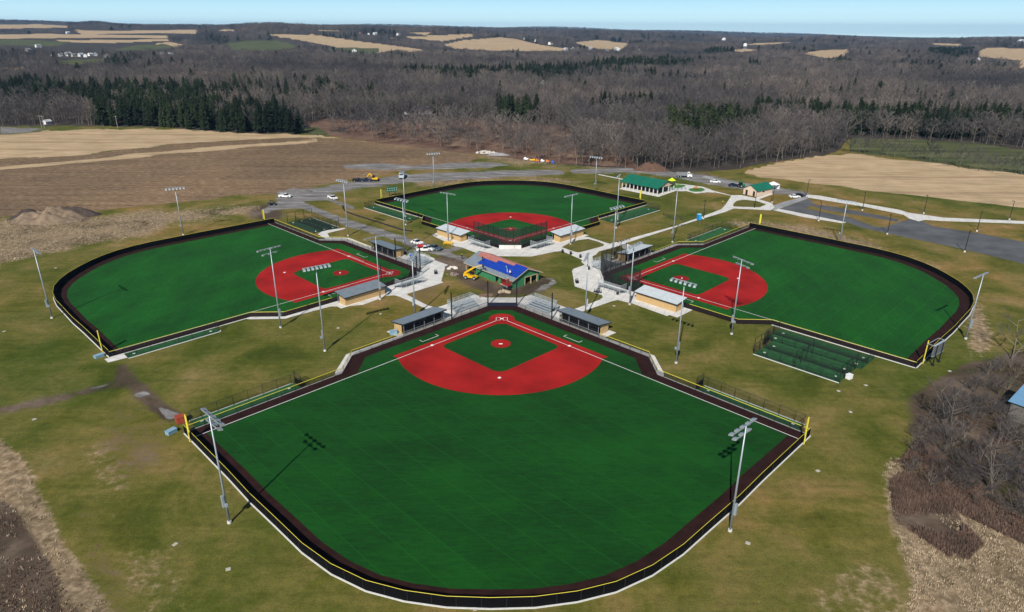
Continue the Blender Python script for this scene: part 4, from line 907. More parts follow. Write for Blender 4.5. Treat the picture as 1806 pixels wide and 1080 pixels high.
def telehandler():
    x, y = g(*P(455, 470, 780, 440, 9)); e = empty("telehandler", (x, y, .02), R(-18), "yellow telehandler lifting its boom against the blue roof of the unfinished building", "telehandler")
    MB().prism([(-2.3, .8), (-2.3, 1.7), (-1.1, 1.8), (-.2, 1.25), (1.9, 1.2), (2.2, .8), (1.6, .6), (-1.8, .6)], -.85, .85).build("body", YEP, e, bevel=.08)
    MB().prism([(-.6, 1.3), (-.5, 2.5), (.5, 2.5), (.8, 1.3)], .25, 1.0).build("cab", GLASS, e, bevel=.04)
    MB().box((0, .62, 2.53), (1.2, .85, .08)).build("cab_roof", YEP, e)
    m = MB(); m.beam((-2.0, -.45, 1.9), (1.4, -.45, 4.1), .42, .5); m.k = 1; m.beam((1.2, -.45, 4.0), (4.2, -.45, 5.1), .3, .36); m.build("boom", (YEP, mat("boom_tan", (.55, .42, .16), .5, .05)), e)
    m = MB(); m.beam((4.2, -.45, 5.2), (4.6, -.45, 4.3), .9, .12); m.box((5.1, -.2, 4.2), (1.0, .1, .06)); m.box((5.1, -.75, 4.2), (1.0, .1, .06)); m.build("forks", DARK, e)
    wheels(e, (-1.45, 1.45), .95, .62, .42); e.scale = (.86, .86, .9)
telehandler()
def lift(px, py, ang, h, label, c, nm="scissor_lift"):
    x, y = g(px, py); e = empty(nm, (x, y, .02), ang, label, "scissor lift")
    MB().box((0, 0, .55), (2.4, 1.2, .5)).build("chassis", DARK, e, bevel=.05)
    m = MB(); n = 3; dz = (h-.9)/n
    for j in range(n):
        for s in (-.45, .45):
            m.beam((-.9, s, .85+j*dz), (.9, s, .85+(j+1)*dz), .06, .1); m.beam((.9, s, .85+j*dz), (-.9, s, .85+(j+1)*dz), .06, .1)
    m.build("scissor", mat("lift_grey", (.25, .26, .28), .5, .1), e)
    MB().box((0, 0, h), (2.6, 1.3, .15)).build("platform", c, e)
    m = MB()
    for zz in (.55, 1.05): m.rail([(-1.3, -.65), (1.3, -.65), (1.3, .65), (-1.3, .65), (-1.3, -.65)], h+zz, .04)
    for sx in (-1.3, 0, 1.3):
        for sy in (-.65, .65): m.tube((sx, sy, h), (sx, sy, h+1.05), .04)
    m.build("guard_rail", c, e); wheels(e, (-.85, .85), .58, .3, .2); return e
LIFTH = 1.5
lift(893.5, 511, ubang+R(90), LIFTH, "red scissor lift standing at the near corner of the green sheathed wall", REDP)

# ------------------------------------------------------------------ people
SKIN = mat("skin", (.42, .25, .17), .6, .05, 3)
def person(loc, face, top, legs, label, hat=None, lean=0.0):
    """one skinned figure: pelvis rooted, limbs tapering, coloured by height"""
    me = bpy.data.meshes.new("person"); bm = bmesh.new()
    J = {'pel': (0, 0, .95, .15), 'wst': (0, .0, 1.1, .14), 'chs': (0, .02, 1.35, .17), 'nck': (0, .02, 1.52, .06), 'jaw': (0, .04, 1.60, .085), 'hed': (0, .02, 1.70, .095)}
    E = [('pel', 'wst'), ('wst', 'chs'), ('chs', 'nck'), ('nck', 'jaw'), ('jaw', 'hed')]
    for s, q in ((-1, 'l'), (1, 'r')):
        J.update({q+'hip': (s*.1, 0, .88, .10), q+'kne': (s*.12, .04+.05*s, .48, .065), q+'ank': (s*.13, .02*s, .09, .045), q+'toe': (s*.14, .16+.02*s, .04, .035),
                  q+'sho': (s*.19, .01, 1.43, .07), q+'elb': (s*.27, .02+.05*s, 1.15, .045), q+'wri': (s*.26, .16, .95, .032), q+'han': (s*.25, .22, .88, .035)})
        E += [('pel', q+'hip'), (q+'hip', q+'kne'), (q+'kne', q+'ank'), (q+'ank', q+'toe'), ('chs', q+'sho'), (q+'sho', q+'elb'), (q+'elb', q+'wri'), (q+'wri', q+'han')]
    V = {k: bm.verts.new((x, y+lean*max(0, z-.9), z)) for k, (x, y, z, r) in J.items()}; bm.verts.index_update()
    for a, b in E: bm.edges.new((V[a], V[b]))
    bm.to_mesh(me); idx = {k: i for i, k in enumerate(J)}; bm.free()
    o = bpy.data.objects.new("person", me); col.objects.link(o); md = o.modifiers.new("s", 'SKIN'); 
    sv = me.skin_vertices[0].data
    for k, (x, y, z, r) in J.items(): sv[idx[k]].radius = (r, r*.85); sv[idx[k]].use_root = (k == 'pel')
    ss = o.modifiers.new("ss", 'SUBSURF'); ss.levels = ss.render_levels = 1
    dg = bpy.context.evaluated_depsgraph_get(); m2 = bpy.data.meshes.new_from_object(o.evaluated_get(dg)); o.modifiers.clear(); o.data = m2
    m2.materials.clear()
    for m in (SKIN, top, legs, DARK): m2.materials.append(m)
    for p in m2.polygons:
        c = p.center; p.material_index = 3 if c.z < .08 else 2 if c.z < .98 and abs(c.x) < .23 else 1 if c.z < 1.52 and not (c.z < .98) else 0; p.use_smooth = True
    o.location = loc; o.rotation_euler = (0, 0, face); tag(o, label, "person", "workers and visitors")
    h = MB(); h.tube((0, .02+lean*.8, 1.70), (0, .02+lean*.8, 1.83), .125, .07, n=10); h.build("hat" if hat else "hair", hat or DARK, o)
    return o
HIV = mat("hi_vis", (.55, .62, .03), .7, .05); JEAN = mat("jeans", (.03, .045, .09), .9, .1); BLKC = mat("black_cloth", (.012, .012, .015), .9, .1); WHC = mat("white_cloth", (.6, .6, .6), .9, .05)
x, y = g(815, 458); person((x, y, 0), R(150), BLKC, BLKC, "person in dark clothes and white cap on the dirt by the unfinished building", WHC)
x, y = ubp(1.6, 14.6); person((x, y, ubH+ubsl*1.6+.2), R(200), BLKC, JEAN, "worker in black standing at the left end of the blue roof underlay")
x, y = ubp(1.2, 3.6); person((x, y, ubH+ubsl*1.2+.2), R(90), mat("teal_cloth", (.05, .35, .3), .9, .05), WHC, "worker in teal bending over on the blue roof underlay", WHC, .35)
x, y = ubp(.5, 1.7); person((x, y, ubH+ubsl*.5+.15), R(160), WHC, JEAN, "worker in white at the lower edge of the roof above the red lift", ORP)
x, y = g(893.5, 511); person((x+.3, y, LIFTH+.1), R(30), REDP, JEAN, "worker in red standing on the scissor lift platform", WHC)
x, y = g(1274.5, 361); person((x, y, 0), R(60), HIV, BLKC, "person in a hi-vis top beside the bend of the walkway")

# ------------------------------------------------------------------ pavilion, small building, playground, tent, toilet
GRR = mat("green_metal_roof", (.010, .155, .095), .5, .0, .5, c2=(.008, .12, .072)); CREAM = mat("cream_siding", (.62, .48, .36), .8, .06, 1.5)
def pavilion():
    a0 = g(*P(1300, 475, *A4)); a1 = g(*P(990, 410, *A4)); d = Vector((a1[0]-a0[0], a1[1]-a0[1])); ang = math.atan2(d.y, d.x); L = d.length; W = 11.5
    e = empty("pavilion", (a0[0], a0[1], .04), ang, "long open picnic pavilion with a green metal gable roof and pale posts", "pavilion")
    s = -1; H, RH = 3.0, 5.2
    m = None
    for yy in (0, W):
        for j in range(10):
            if m is None: m = o = MB().box((0, 0, H/2), (.32, .32, H)).build("post", mat("pale_post", (.6, .56, .5), .8, .05), e)
            else: o = m.copy(); col.objects.link(o); o.parent = e
            o.location = (j*L/9, s*yy, 0)
    for x in (.0, L):
        for yy in (W*.33, W*.67): o = m.copy(); col.objects.link(o); o.parent = e; o.location = (x, s*yy, 0)
    r = MB(); ov = .8; rz_ = [(-ov, H-.25), (W/2, RH), (W+ov, H-.25)]; th = .15
    for k in (0, 1):
        (ya, za), (yb, zb) = rz_[k], rz_[k+1]
        vs = [(x, s*yy, z+t) for x in (-ov, L+ov) for yy, z in ((ya, za), (yb, zb)) for t in (0, th)]
        r.add(vs, [(0, 2, 6, 4), (1, 5, 7, 3), (0, 4, 5, 1), (2, 3, 7, 6), (0, 1, 3, 2), (4, 6, 7, 5)])
    r.build("roof", GRR, e)
    gb = MB()
    for x in (-.1, L+.1): gb.add([(x-.06, 0, H), (x-.06, s*W, H), (x-.06, s*W/2, RH-.1), (x+.06, 0, H), (x+.06, s*W, H), (x+.06, s*W/2, RH-.1)], [(0, 1, 2), (5, 4, 3), (0, 3, 4, 1), (1, 4, 5, 2), (2, 5, 3, 0)])
    gb.build("gable", CREAM, e); b = MB()
    for yy in (0, W): b.beam((-.2, s*yy, H-.1), (L+.2, s*yy, H-.1), .2, .3)
    b.build("beam", WOOD, e)
    r = MB()
    for j in range(24): x = -.5+j*(L+1)/23; r.beam((x, s*-.8, H-.25+th+.03), (x, s*W/2, RH+th+.03), .05, .05); r.beam((x, s*(W+.8), H-.25+th+.03), (x, s*W/2, RH+th+.03), .05, .05)
    r.build("roof_rib", GRR, e)
    for j in range(6):
        X = 1.8+j*(L-3.6)/5
        for yy in (W*.28, W*.72):
            wx = a0[0]+X*math.cos(ang)-s*yy*math.sin(ang); wy = a0[1]+X*math.sin(ang)+s*yy*math.cos(ang)
            t = empty("picnic_table", (wx, wy, .05), ang, "picnic table under the green roof of the long pavilion", "picnic table", "picnic tables under the pavilion")
            MB().box((0, 0, .75), (.8, 2.2, .06)).build("table_top", mat("table_blue", (.05, .06, .09), .6, .1), t)
            for q in (-.7, .7): MB().box((q, 0, .45), (.28, 2.2, .05)).build("seat", mat("table_blue", (.05, .06, .09)), t)
            lg = MB()
            for q in (-.8, .8): lg.beam((-.7, q, 0), (.2, q, .72), .06, .06); lg.beam((.7, q, 0), (-.2, q, .72), .06, .06)
            lg.build("legs", DARK, t)
pavilion()
def small_bldg():
    a0 = g(*P(875, 490, *A5)); a1 = g(*P(740, 475, *A5)); a2 = g(*P(1010, 460, *A5))
    d = Vector((a2[0]-a0[0], a2[1]-a0[1])); ang = math.atan2(d.y, d.x); L = d.length; W = 6.6; H, RH = 2.5, 4.3
    e = empty("restroom_building", (a0[0], a0[1], .03), ang, "small peach walled building with a green gable roof beside the oval grass island", "building")
    w = MB(); w.wall([(0, 0), (L, 0)], 0, H, .2); w.wall([(L, 0), (L, W)], 0, H, .2); w.wall([(L, W), (0, W)], 0, H, .2); w.wall([(0, W), (0, 0)], 0, H, .2)
    for x in (0, L): w.add([(x-.1, 0, H), (x-.1, W, H), (x-.1, W/2, RH), (x+.1, 0, H), (x+.1, W, H), (x+.1, W/2, RH)], [(0, 1, 2), (5, 4, 3), (0, 3, 4, 1), (1, 4, 5, 2), (2, 5, 3, 0)])
    w.build("wall", CREAM, e)
    r = MB(); ov = .5; rz_ = [(-ov, H-.25), (W/2, RH+.05), (W+ov, H-.25)]
    for k in (0, 1):
        (ya, za), (yb, zb) = rz_[k], rz_[k+1]
        vs = [(x, yy, z+t) for x in (-ov, L+ov) for yy, z in ((ya, za), (yb, zb)) for t in (.02, .16)]
        r.add(vs, [(0, 2, 6, 4), (1, 5, 7, 3), (0, 4, 5, 1), (2, 3, 7, 6), (0, 1, 3, 2), (4, 6, 7, 5)])
    r.build("roof", GRR, e)
    for y in (1.4, 5.0): MB().box((-.12, y, 1.05), (.06, 1.0, 2.1)).build("door", DARK, e)
    MB().box((L*.4, -.12, 1.7), (1.2, .06, .5)).build("window", GLASS, e)
small_bldg()
def tent():
    x, y = g(*P(1015, 425, *A5)); e = empty("canopy_tent", (x, y, 0), R(35), "white canopy tent behind the small green roofed building", "tent")
    MB().add([(-2.2, -2, 2.3), (2.2, -2, 2.3), (2.2, 2, 2.3), (-2.2, 2, 2.3), (0, 0, 3.6)], [(0, 1, 4), (1, 2, 4), (2, 3, 4), (3, 0, 4), (3, 2, 1, 0)]).build("canopy", WHITE, e)
    for sx in (-2.1, 2.1):
        for sy in (-1.9, 1.9): MB().tube((sx, sy, 0), (sx, sy, 2.3), .06).build("pole", ALU, e)
    MB().sheet([(2.15, -1.95), (2.15, 1.95)], .2, 2.3).build("side_panel", WHITE, e)
tent()
def toilet(px, py, ang, label):
    x, y = g(px, py); e = empty("portable_toilet", (x, y, .03), ang, label, "portable toilet")
    B = mat("toilet_blue", (.01, .22, .55), .5, .08, 1)
    MB().box((0, 0, 1.1), (1.25, 1.25, 2.1)).build("cabin", B, e, bevel=.05); MB().box((0, -.65, 1.05), (.8, .06, 1.8)).build("door", mat("toilet_door", (.03, .32, .65), .5, .05), e)
    MB().add([(-.68, -.68, 2.16), (.68, -.68, 2.16), (.68, .68, 2.16), (-.68, .68, 2.16), (-.35, -.35, 2.4), (.35, -.35, 2.4), (.35, .35, 2.4), (-.35, .35, 2.4)], [(0, 1, 5, 4), (1, 2, 6, 5), (2, 3, 7, 6), (3, 0, 4, 7), (4, 5, 6, 7)]).build("roof", mat("toilet_roof", (.25, .5, .7), .5, .05), e)
toilet(1232.5, 388.5, R(20), "bright blue portable toilet on the long white walkway")
b = empty("storage_bin", (*g(727.5, 458), .04), R(20), "bright blue lidded bin on the concrete behind the left field bleacher", "bin")
MB().box((0, 0, .75), (1.4, 1.2, 1.4)).build("body", BLP, b, bevel=.06); MB().box((0, 0, 1.5), (1.5, 1.3, .12)).build("lid", mat("bin_lid", (.03, .22, .7), .5, .05), b)
def play(px, py, label, canopy, c2, h=3.2, sc_=.85):
    x, y = g(px, py); e = empty("play_structure", (x, y, .05), R(25), label, "playground"); e.scale = (sc_, sc_, sc_)
    for sx in (-.9, .9):
        for sy in (-.9, .9): MB().tube((sx, sy, 0), (sx, sy, h), .08).build("post", c2, e)
    MB().box((0, 0, 1.2), (2, 2, .1)).build("deck", c2, e)
    MB().add([(-1.5, -1.5, h-.2), (1.5, -1.5, h-.2), (1.5, 1.5, h-.2), (-1.5, 1.5, h-.2), (0, 0, h+1.3)], [(0, 1, 4), (1, 2, 4), (2, 3, 4), (3, 0, 4), (3, 2, 1, 0)]).build("canopy", canopy, e)
    m = MB(); m.add([(1, -.4, 1.3), (1, .4, 1.3), (3.4, .4, .2), (3.4, -.4, .2), (1, -.4, 1.22), (1, .4, 1.22), (3.4, .4, .12), (3.4, -.4, .12)], [(0, 3, 2, 1), (4, 5, 6, 7), (0, 4, 7, 3), (1, 2, 6, 5)])
    m.beam((1, .42, 1.45), (3.4, .42, .35), .05, .3); m.beam((1, -.42, 1.45), (3.4, -.42, .35), .05, .3); m.build("slide", canopy, e)
play(*P(1425, 397, *A4), "play tower with a lime yellow canopy on green turf beside the pavilion", mat("lime", (.6, .75, .02), .6, .05), DARK, 3.3)
play(*P(1642, 432, *A4), "smaller play tower with an orange canopy on the second oval of green turf", mat("orange_canopy", (.42, .2, .08), .6, .05), mat("lime_post", (.3, .45, .05), .6, .05), 2.0, .6)
def tractor():
    x, y = g(1307.5, 331); e = empty("tractor", (x, y, .02), R(20), "small green tractor parked right of the navy car", "tractor"); GT = paint("tractor_green", (.01, .22, .05))
    MB().box((.7, 0, 1.1), (1.9, .8, .8)).build("hood", GT, e, bevel=.08); MB().box((-.6, 0, 1.7), (1.2, 1.2, 1.5)).build("cab", GLASS, e, bevel=.05); MB().box((-.6, 0, 2.5), (1.4, 1.4, .12)).build("cab_roof", GT, e)
    wheels(e, (-.8,), .85, .75, .4); wheels(e, (1.3,), .7, .45, .3)
tractor()
def utv():
    x, y = g(479.5, 362.5); e = empty("utility_vehicle", (x, y, .02), R(15), "small black utility vehicle beside the orange clay patch at the left road end", "utility vehicle")
    MB().box((0, 0, .75), (2.8, 1.4, .5)).build("body", BKP, e, bevel=.08); m = MB()
    for sx in (-.5, .7):
        for sy in (-.6, .6): m.tube((sx, sy, 1), (sx*.9, sy, 1.9), .04)
    m.build("roll_cage", BLKMET, e); MB().box((.1, 0, 1.93), (1.5, 1.3, .06)).build("roof", BKP, e); wheels(e, (-.95, .95), .65, .36, .28)
utv()

# scoreboards
def scoreboard(p0, p1, h0, h1, face, label, c, box=False):
    a = Vector((*p0, 0)); b = Vector((*p1, 0)); L = (b-a).length; ang = math.atan2(b.y-a.y, b.x-a.x)
    e = empty("scoreboard", tuple(a), ang, label, "scoreboard")
    MB().box((L/2, 0, (h0+h1)/2), (L+1.8, .3, h1-h0)).build("panel", c, e)
    for q in (0.1, L-.1): MB().beam((q, .22 if not box else -.2, 0), (q, .22 if not box else -.2, h1-.1), .2, .2).build("leg", BLKMET, e)
    m = MB()
    for r_ in range(2):
        for j in range(5): m.box((-.5+(L+1)*j/4, face*.17, h0+(h1-h0)*(.3+.42*r_)), (.42, .03, .28))
    m.build("digit_window", mat("board_grey", (.45, .5, .48), .6, .05), e)
    fr = MB()
    for z in (h0-.02, h1+.02): fr.beam((-.95, 0, z), (L+.95, 0, z), .36, .08)
    fr.build("frame", ALU if box else c, e)
    if box:
        m = MB()
        for q in (.1, L-.1): m.beam((q, -.2, h0), (q-.2, 1.2, .1), .12, .12); m.beam((q, -.2, .02), (q, -.2, .3), .5, .5)
        m.build("brace", BLKMET, e)
        m = MB(); m.rail([(-.9, .2), (L+.9, .2), (L+.9, 1.3), (-.9, 1.3), (-.9, .2)], h1+.02, .05); m.build("top_frame", ALU, e)
scoreboard(g(*P(1187, 485, 450, 250, 5.017)), g(*P(1243, 480, 450, 250, 5.017)), 1.9, 3.9, -1, "dark green scoreboard on two posts behind the fence corner of the far field", mat("board_green", (.01, .10, .06), .6, .05))
scoreboard(g(*P(605, 622, 1560, 560, 7.34)), g(*P(690, 572, 1560, 560, 7.34)), 2.3, 4.7, 1, "grey framed scoreboard seen from behind outside the right field fence beside its foul pole", mat("board_back", (.12, .13, .14), .5, .1), True)

# ------------------------------------------------------------------ small things on the grounds
def crate(px, py, d, m, label, cat, nm, ang=0, z=0):
    x, y = g(px, py); e = empty(nm, (x, y, z), ang, label, cat)
    MB().box((0, 0, d[2]*.45), (d[0], d[1], d[2]*.9)).build("body", m, e, bevel=.03); MB().box((0, 0, d[2]*.93), (d[0]+.08, d[1]+.08, d[2]*.1)).build("lid", m, e); return e
STB = mat("steel_blue_box", (.22, .36, .46), .5, .1, 1)
crate(302.5, 764, (1.7, 1.0, .7), STB, "blue grey equipment box at the left corner of the near field fence", "equipment box", "equipment_box", R(60))
crate(175, 630, (1.8, 1.1, .6), STB, "blue grey equipment box at the lower corner of the left field fence", "equipment box", "equipment_box", R(55))
crate(319, 745, (1.5, 1.3, 1.3), mat("rust_red_bin", (.30, .05, .02), .8, .2, 2), "rust red bin inside the left corner of the near field", "bin", "bin", R(40), .05)
crate(1497, 668, (1.1, .9, 1.0), WHITE, "white water box at the end of the right field batting cage curb", "equipment box", "equipment_box", R(30))
crate(694, 590, (1.6, 1.0, 1.0), STB, "blue lidded box beside the left dugout of the near field", "equipment box", "equipment_box", R(20))
for px_, py_, lb in ((992, 446, "leftmost of three dark litter bins along the white path"), (1006.5, 449.5, "middle one of three dark litter bins along the white path"), (1023.5, 455, "rightmost of three dark litter bins along the white path"),
                     (976, 549, "dark litter bin beside the right bleacher of the near field"), (799, 547, "dark litter bin beside the left bleacher of the near field"), (1038, 476, "dark litter bin at the end of the right field bleacher"), (1089, 520, "dark litter bin at the near end of the right field bleacher")):
    x, y = g(px_, py_); e = empty("litter_bin", (x, y, .04), 0, lb, "litter bin", "dark litter bins")
    MB().tube((0, 0, 0), (0, 0, .95), .34, n=12).build("body", BLKMET, e); MB().tube((0, 0, .98), (0, 0, 1.12), .4, .25, n=12).build("lid", mat("lid_grey", (.1, .12, .14), .5, .1), e)
k = 0
basins = [(309, 960.5, "lower left grass below the left floodlight"), (402.5, 1004.5, "grass left of the curved near fence at the bottom"), (1319, 958.5, "grass right of the lower right floodlight"), (1442.5, 831, "grass right of the near field corner"),
          (7.5, 585, "far left grass"), (60.5, 740, "left grass below the dirt track"), (596.5, 579, "grass below the left field dugout"), (671, 554, "grass left of the near left dugout's floodlight"), (1083, 540, "grass below the right plaza"), (1067, 568, "grass right of the near right dugout"),
          (1527, 680, "grass right of the batting cage"), (1675, 655, "grass right of the scoreboard"), (1500, 727, "grass below the batting cage"), (1479, 690, "grass just below the batting cage corner"), (98, 473, "grass left of the left field"), (837.5, 1074, "bottom edge outside the near fence")]
for px_, py_, nm in basins:
    x, y = g(px_, py_); b = MB().box((0, 0, .03), (.62, .5, .1)).build("catch_basin", mat("basin_concrete", (.42, .40, .35), .9, .1, 3)); b.location = (x, y, 0); b.rotation_euler = (0, 0, px_)
    tag(b, "pale concrete drain cover in the "+nm, "drain cover", "drain covers in the grass")
# silt sock
sk = MB(); pts = [g(*q) for q in [(604.5, 363.6), (605.5, 369), (610, 374), (619.4, 377.8), (649.3, 387.5), (680, 397), (709, 406.3), (727, 408.8)]]
for a, b in zip(pts[:-1], pts[1:]): sk.tube((*a, .2), (*b, .2), .26, n=7)
tag(sk.build("erosion_sock", BLKC, smooth=True), "long black erosion sock snaking on the grass left of the far field", "erosion sock")
for nm, q, lb in (("railing", [(1170, 379.6), (1179, 384), (1186, 387.5), (1208, 388.5)], "low dark railing on the grass slope between the pavilion and the walkway"), ("railing", [(1229.8, 393.5), (1239, 397), (1249.7, 400.5), (1259.7, 401.5)], "low dark railing on the grass slope below the blue toilets")):
    pl = [g(*a) for a in q]; e = empty(nm, (0, 0, 0), 0, lb, "railing"); MB().rail(pl, 1.0, .05).rail(pl, .5, .03).build("rail", BLKMET, e); add_posts(e, along(pl, 2.4), 1.05, .05)
# yellow barricade frames + debris
e = empty("barricade", (*g(789.5, 433), 0), R(-10), "yellow folding barricades on the grass below the far field's left dugout", "barricade"); m = MB()
for j in range(3):
    y = j*.8
    for z in (.5, .95): m.beam((-1.4, y, z), (1.4, y, z), .05, .14)
    for x in (-1.3, 1.3): m.beam((x, y-.3, 0), (x, y, 1.0), .06, .06)
m.build("frame", YEP, e)
def heap(px, py, sx, sy, h, m, label, cat, nm, n=400, seed=1, rock=False):
    r = random.Random(seed); x, y = g(px, py); bm = bmesh.new()
    if rock:
        for j in range(n):
            a = r.random()*6.28; q = r.random()**.6; s = r.uniform(.25, .8); z = h*(1-q)*.8
            mt = Matrix.Translation((math.cos(a)*q*sx, math.sin(a)*q*sy, z)) @ Matrix.Rotation(r.random()*6, 4, 'X') @ Matrix.Rotation(r.random()*6, 4, 'Z') @ Matrix.Diagonal((s, s*r.uniform(.5, 1), s*.6, 1))
            bmesh.ops.create_icosphere(bm, subdivisions=1, radius=1, matrix=mt)
    else:
        bmesh.ops.create_grid(bm, x_segments=40, y_segments=24, size=1)
        from mathutils import noise as mn
        for v in bm.verts:
            d = math.hypot(v.co.x, v.co.y); f_ = max(0, 1-d**1.6); nz = mn.noise(Vector((v.co.x*2.3+seed, v.co.y*2.3, 0)))*.6+mn.noise(Vector((v.co.x*7+seed, v.co.y*7, 3)))*.3
            v.co = Vector((v.co.x*sx, v.co.y*sy, max(-.15, h*f_*(1+nz)-.12 if d < 1 else -.3)))
    me = bpy.data.meshes.new(nm); bm.to_mesh(me); bm.free(); me.materials.append(m); o = bpy.data.objects.new(nm, me); col.objects.link(o); o.location = (x, y, 0); tag(o, label, cat); return o
SOIL = mat("dark_soil", (.07, .05, .04), .95, .0, .8, c2=(.035, .026, .022), detail=8, bump=.5); STRAW = mat("straw_soil", (.26, .19, .125), .95, .0, .5, c2=(.13, .09, .06), detail=9, bump=.5)
ROCK = mat("pale_rock", (.55, .52, .48), .9, .15, 1.5)
heap(52, 383, 7, 6, 2.6, SOIL, "dark soil mound at the left end of the straw bank", "soil heap", "soil_heap", seed=3)
heap(88, 386, 13, 9, 3.4, STRAW, "large straw covered soil mound between two dark heaps at the left", "soil heap", "soil_heap", seed=5)
heap(128, 379, 11, 5, 3.0, SOIL, "long dark soil ridge on the right of the straw covered mound", "soil heap", "soil_heap", seed=8)
heap(1148, 300, 9, 5, 3.2, mat("brown_soil", (.11, .06, .04), .95, .2, .8), "brown soil heap at the forest edge above the pavilion", "soil heap", "soil_heap", seed=12)
heap(525, 338, 7, 3, 1.4, mat("grey_gravel_heap", (.13, .12, .12), .95, .2, .8), "low grey gravel heap behind the white pickup at the left road end", "gravel heap", "gravel_heap", seed=15)
heap(855, 270, 6, 3, 1.3, ROCK, "pale rock pile at the edge of the treeline", "rock pile", "rock_pile", 90, 21, True)
heap(880, 274, 7, 2, 1.3, mat("grey_gravel", (.25, .25, .26), .95, .15, .8), "grey gravel heap right of the pale rock pile", "gravel heap", "gravel_heap", seed=22)
heap(797.5, 473.5, 1.6, 1.0, .5, mat("white_debris", (.6, .56, .5), .9, .15, 3), "pile of pale scrap boards on the grass left of the telehandler", "scrap pile", "scrap_pile", 12, 31, True)
heap(798, 485, 1.6, 1.1, .5, mat("mixed_debris", (.2, .15, .13), .9, .5, 3), "pile of dark scrap on the grass left of the telehandler, nearer the camera", "scrap pile", "scrap_pile", 14, 32, True)
heap(890, 516, 1.8, 1.0, .5, mat("plywood", (.4, .32, .22), .9, .3, 3), "stack of boards beside the foot of the red scissor lift", "board stack", "board_stack", 10, 33, True)
for j, (px_, py_, c, s, nm, lb) in enumerate([(928, 283, WP, 3.4, "equipment_trailer", "white trailer at the forest edge, left of the machinery row"), (939, 284.5, YEP, 4.0, "construction_machine", "yellow machine in the row at the forest edge"), (948, 286, ORP, 2.6, "construction_machine", "orange machine in the row at the forest edge"),
      (957, 286.5, WP, 2.6, "pallet_stack", "white wrapped pallet in the row at the forest edge"), (966, 287.5, ORP, 2.6, "pallet_stack", "orange wrapped pallet in the row at the forest edge"), (975, 289, BLP, 1.8, "barrel", "blue and white barrel at the right end of the machinery row")]):
    x, y = g(px_, py_); e = empty(nm, (x, y, 0), R(-15), lb, "machinery")
    MB().box((0, 0, 1.0), (s, 1.6, 1.1)).build("body", c, e, bevel=.15); MB().box((-s*.2, 0, 1.8), (s*.4, 1.3, .7)).build("cab", c if j != 1 else GLASS, e, bevel=.1)
    wheels(e, (-s*.3, s*.3), .75, .42); e.scale = (.75, .75, .75)
# picnic benches (folded bleacher planks) on the near plaza, bike racks
for px_, py_, lb in ((857, 525.5, "low wooden slatted bench behind the near backstop"),):
    x, y = g(px_, py_); e = empty("bench", (x, y, .04), 0, lb, "bench"); m = MB()
    for q in range(4): m.box((0, q*.5, .4), (3.6, .18, .05))
    m.build("slats", mat("bench_red", (.3, .17, .14), .7, .1), e); m = MB()
    for q in (-1.6, 0, 1.6): m.box((q, .75, .19), (.08, 1.8, .36))
    m.build("frame", DARK, e)
def bike_rack(px, py, ang, label):
    x, y = g(px, py); e = empty("bike_rack", (x, y, .04), ang, label, "bike rack"); m = MB()
    for j in range(5):
        for a0, a1 in zip(np.linspace(0, math.pi, 9)[:-1], np.linspace(0, math.pi, 9)[1:]): m.tube((.35*math.cos(a0), j*.45, .5+.35*math.sin(a0)), (.35*math.cos(a1), j*.45, .5+.35*math.sin(a1)), .04)
        for s in (-.35, .35): m.tube((s, j*.45, 0), (s, j*.45, .5), .04)
    m.build("hoops", BLKMET, e); MB().box((0, .9, .04), (.9, 2.2, .05)).build("base", BLKMET, e)
bike_rack(769, 484, R(10), "small black bike rack on the left white plaza"); bike_rack(1018, 500, R(0), "black bike rack on the right white plaza"); bike_rack(1060, 516.5, R(70), "row of small black stands beside the right bleacher")

# barn at the right edge
def barn():
    e = empty("barn", (*g(1776, 738), 0), R(-52), "weathered grey board barn with a blue metal roof at the right edge", "barn")
    W, L, H = 7, 11, 3.4; wd = mat("weathered_boards", (.17, .16, .145), .9, .0, 2.0, c2=(.10, .095, .085), detail=8)
    w = MB(); w.wall([(0, 0), (L, 0)], 0, H, .15); w.wall([(L, 0), (L, W)], 0, H, .15); w.wall([(L, W), (0, W)], 0, H, .15); w.wall([(0, W), (0, 4.6)], 0, H, .15); w.wall([(0, 1.4), (0, 0)], 0, H, .15); w.wall([(0, 4.6), (0, 1.4)], 2.6, H, .15)
    w.build("wall", wd, e)
    s = MB()
    for j in range(22): s.box((.3+j*.5, -.09, H/2), (.06, .04, H))
    s.build("batten", wd, e)
    vs = [(x, y, z) for x in (-.5, L+.5) for y, z in ((-.5, H+.05), (W+.5, H+1.3), (W+.5, H+1.42), (-.5, H+.17))]
    MB().add(vs, [(0, 1, 2, 3), (7, 6, 5, 4), (0, 4, 5, 1), (1, 5, 6, 2), (2, 6, 7, 3), (3, 7, 4, 0)]).build("roof", mat("barn_blue_roof", (.18, .36, .55), .4, .06, 1, metal=.2), e)
    MB().box((.1, 3, 1.2), (.06, 3, 2.5)).build("door_opening", DARK, e)
barn()

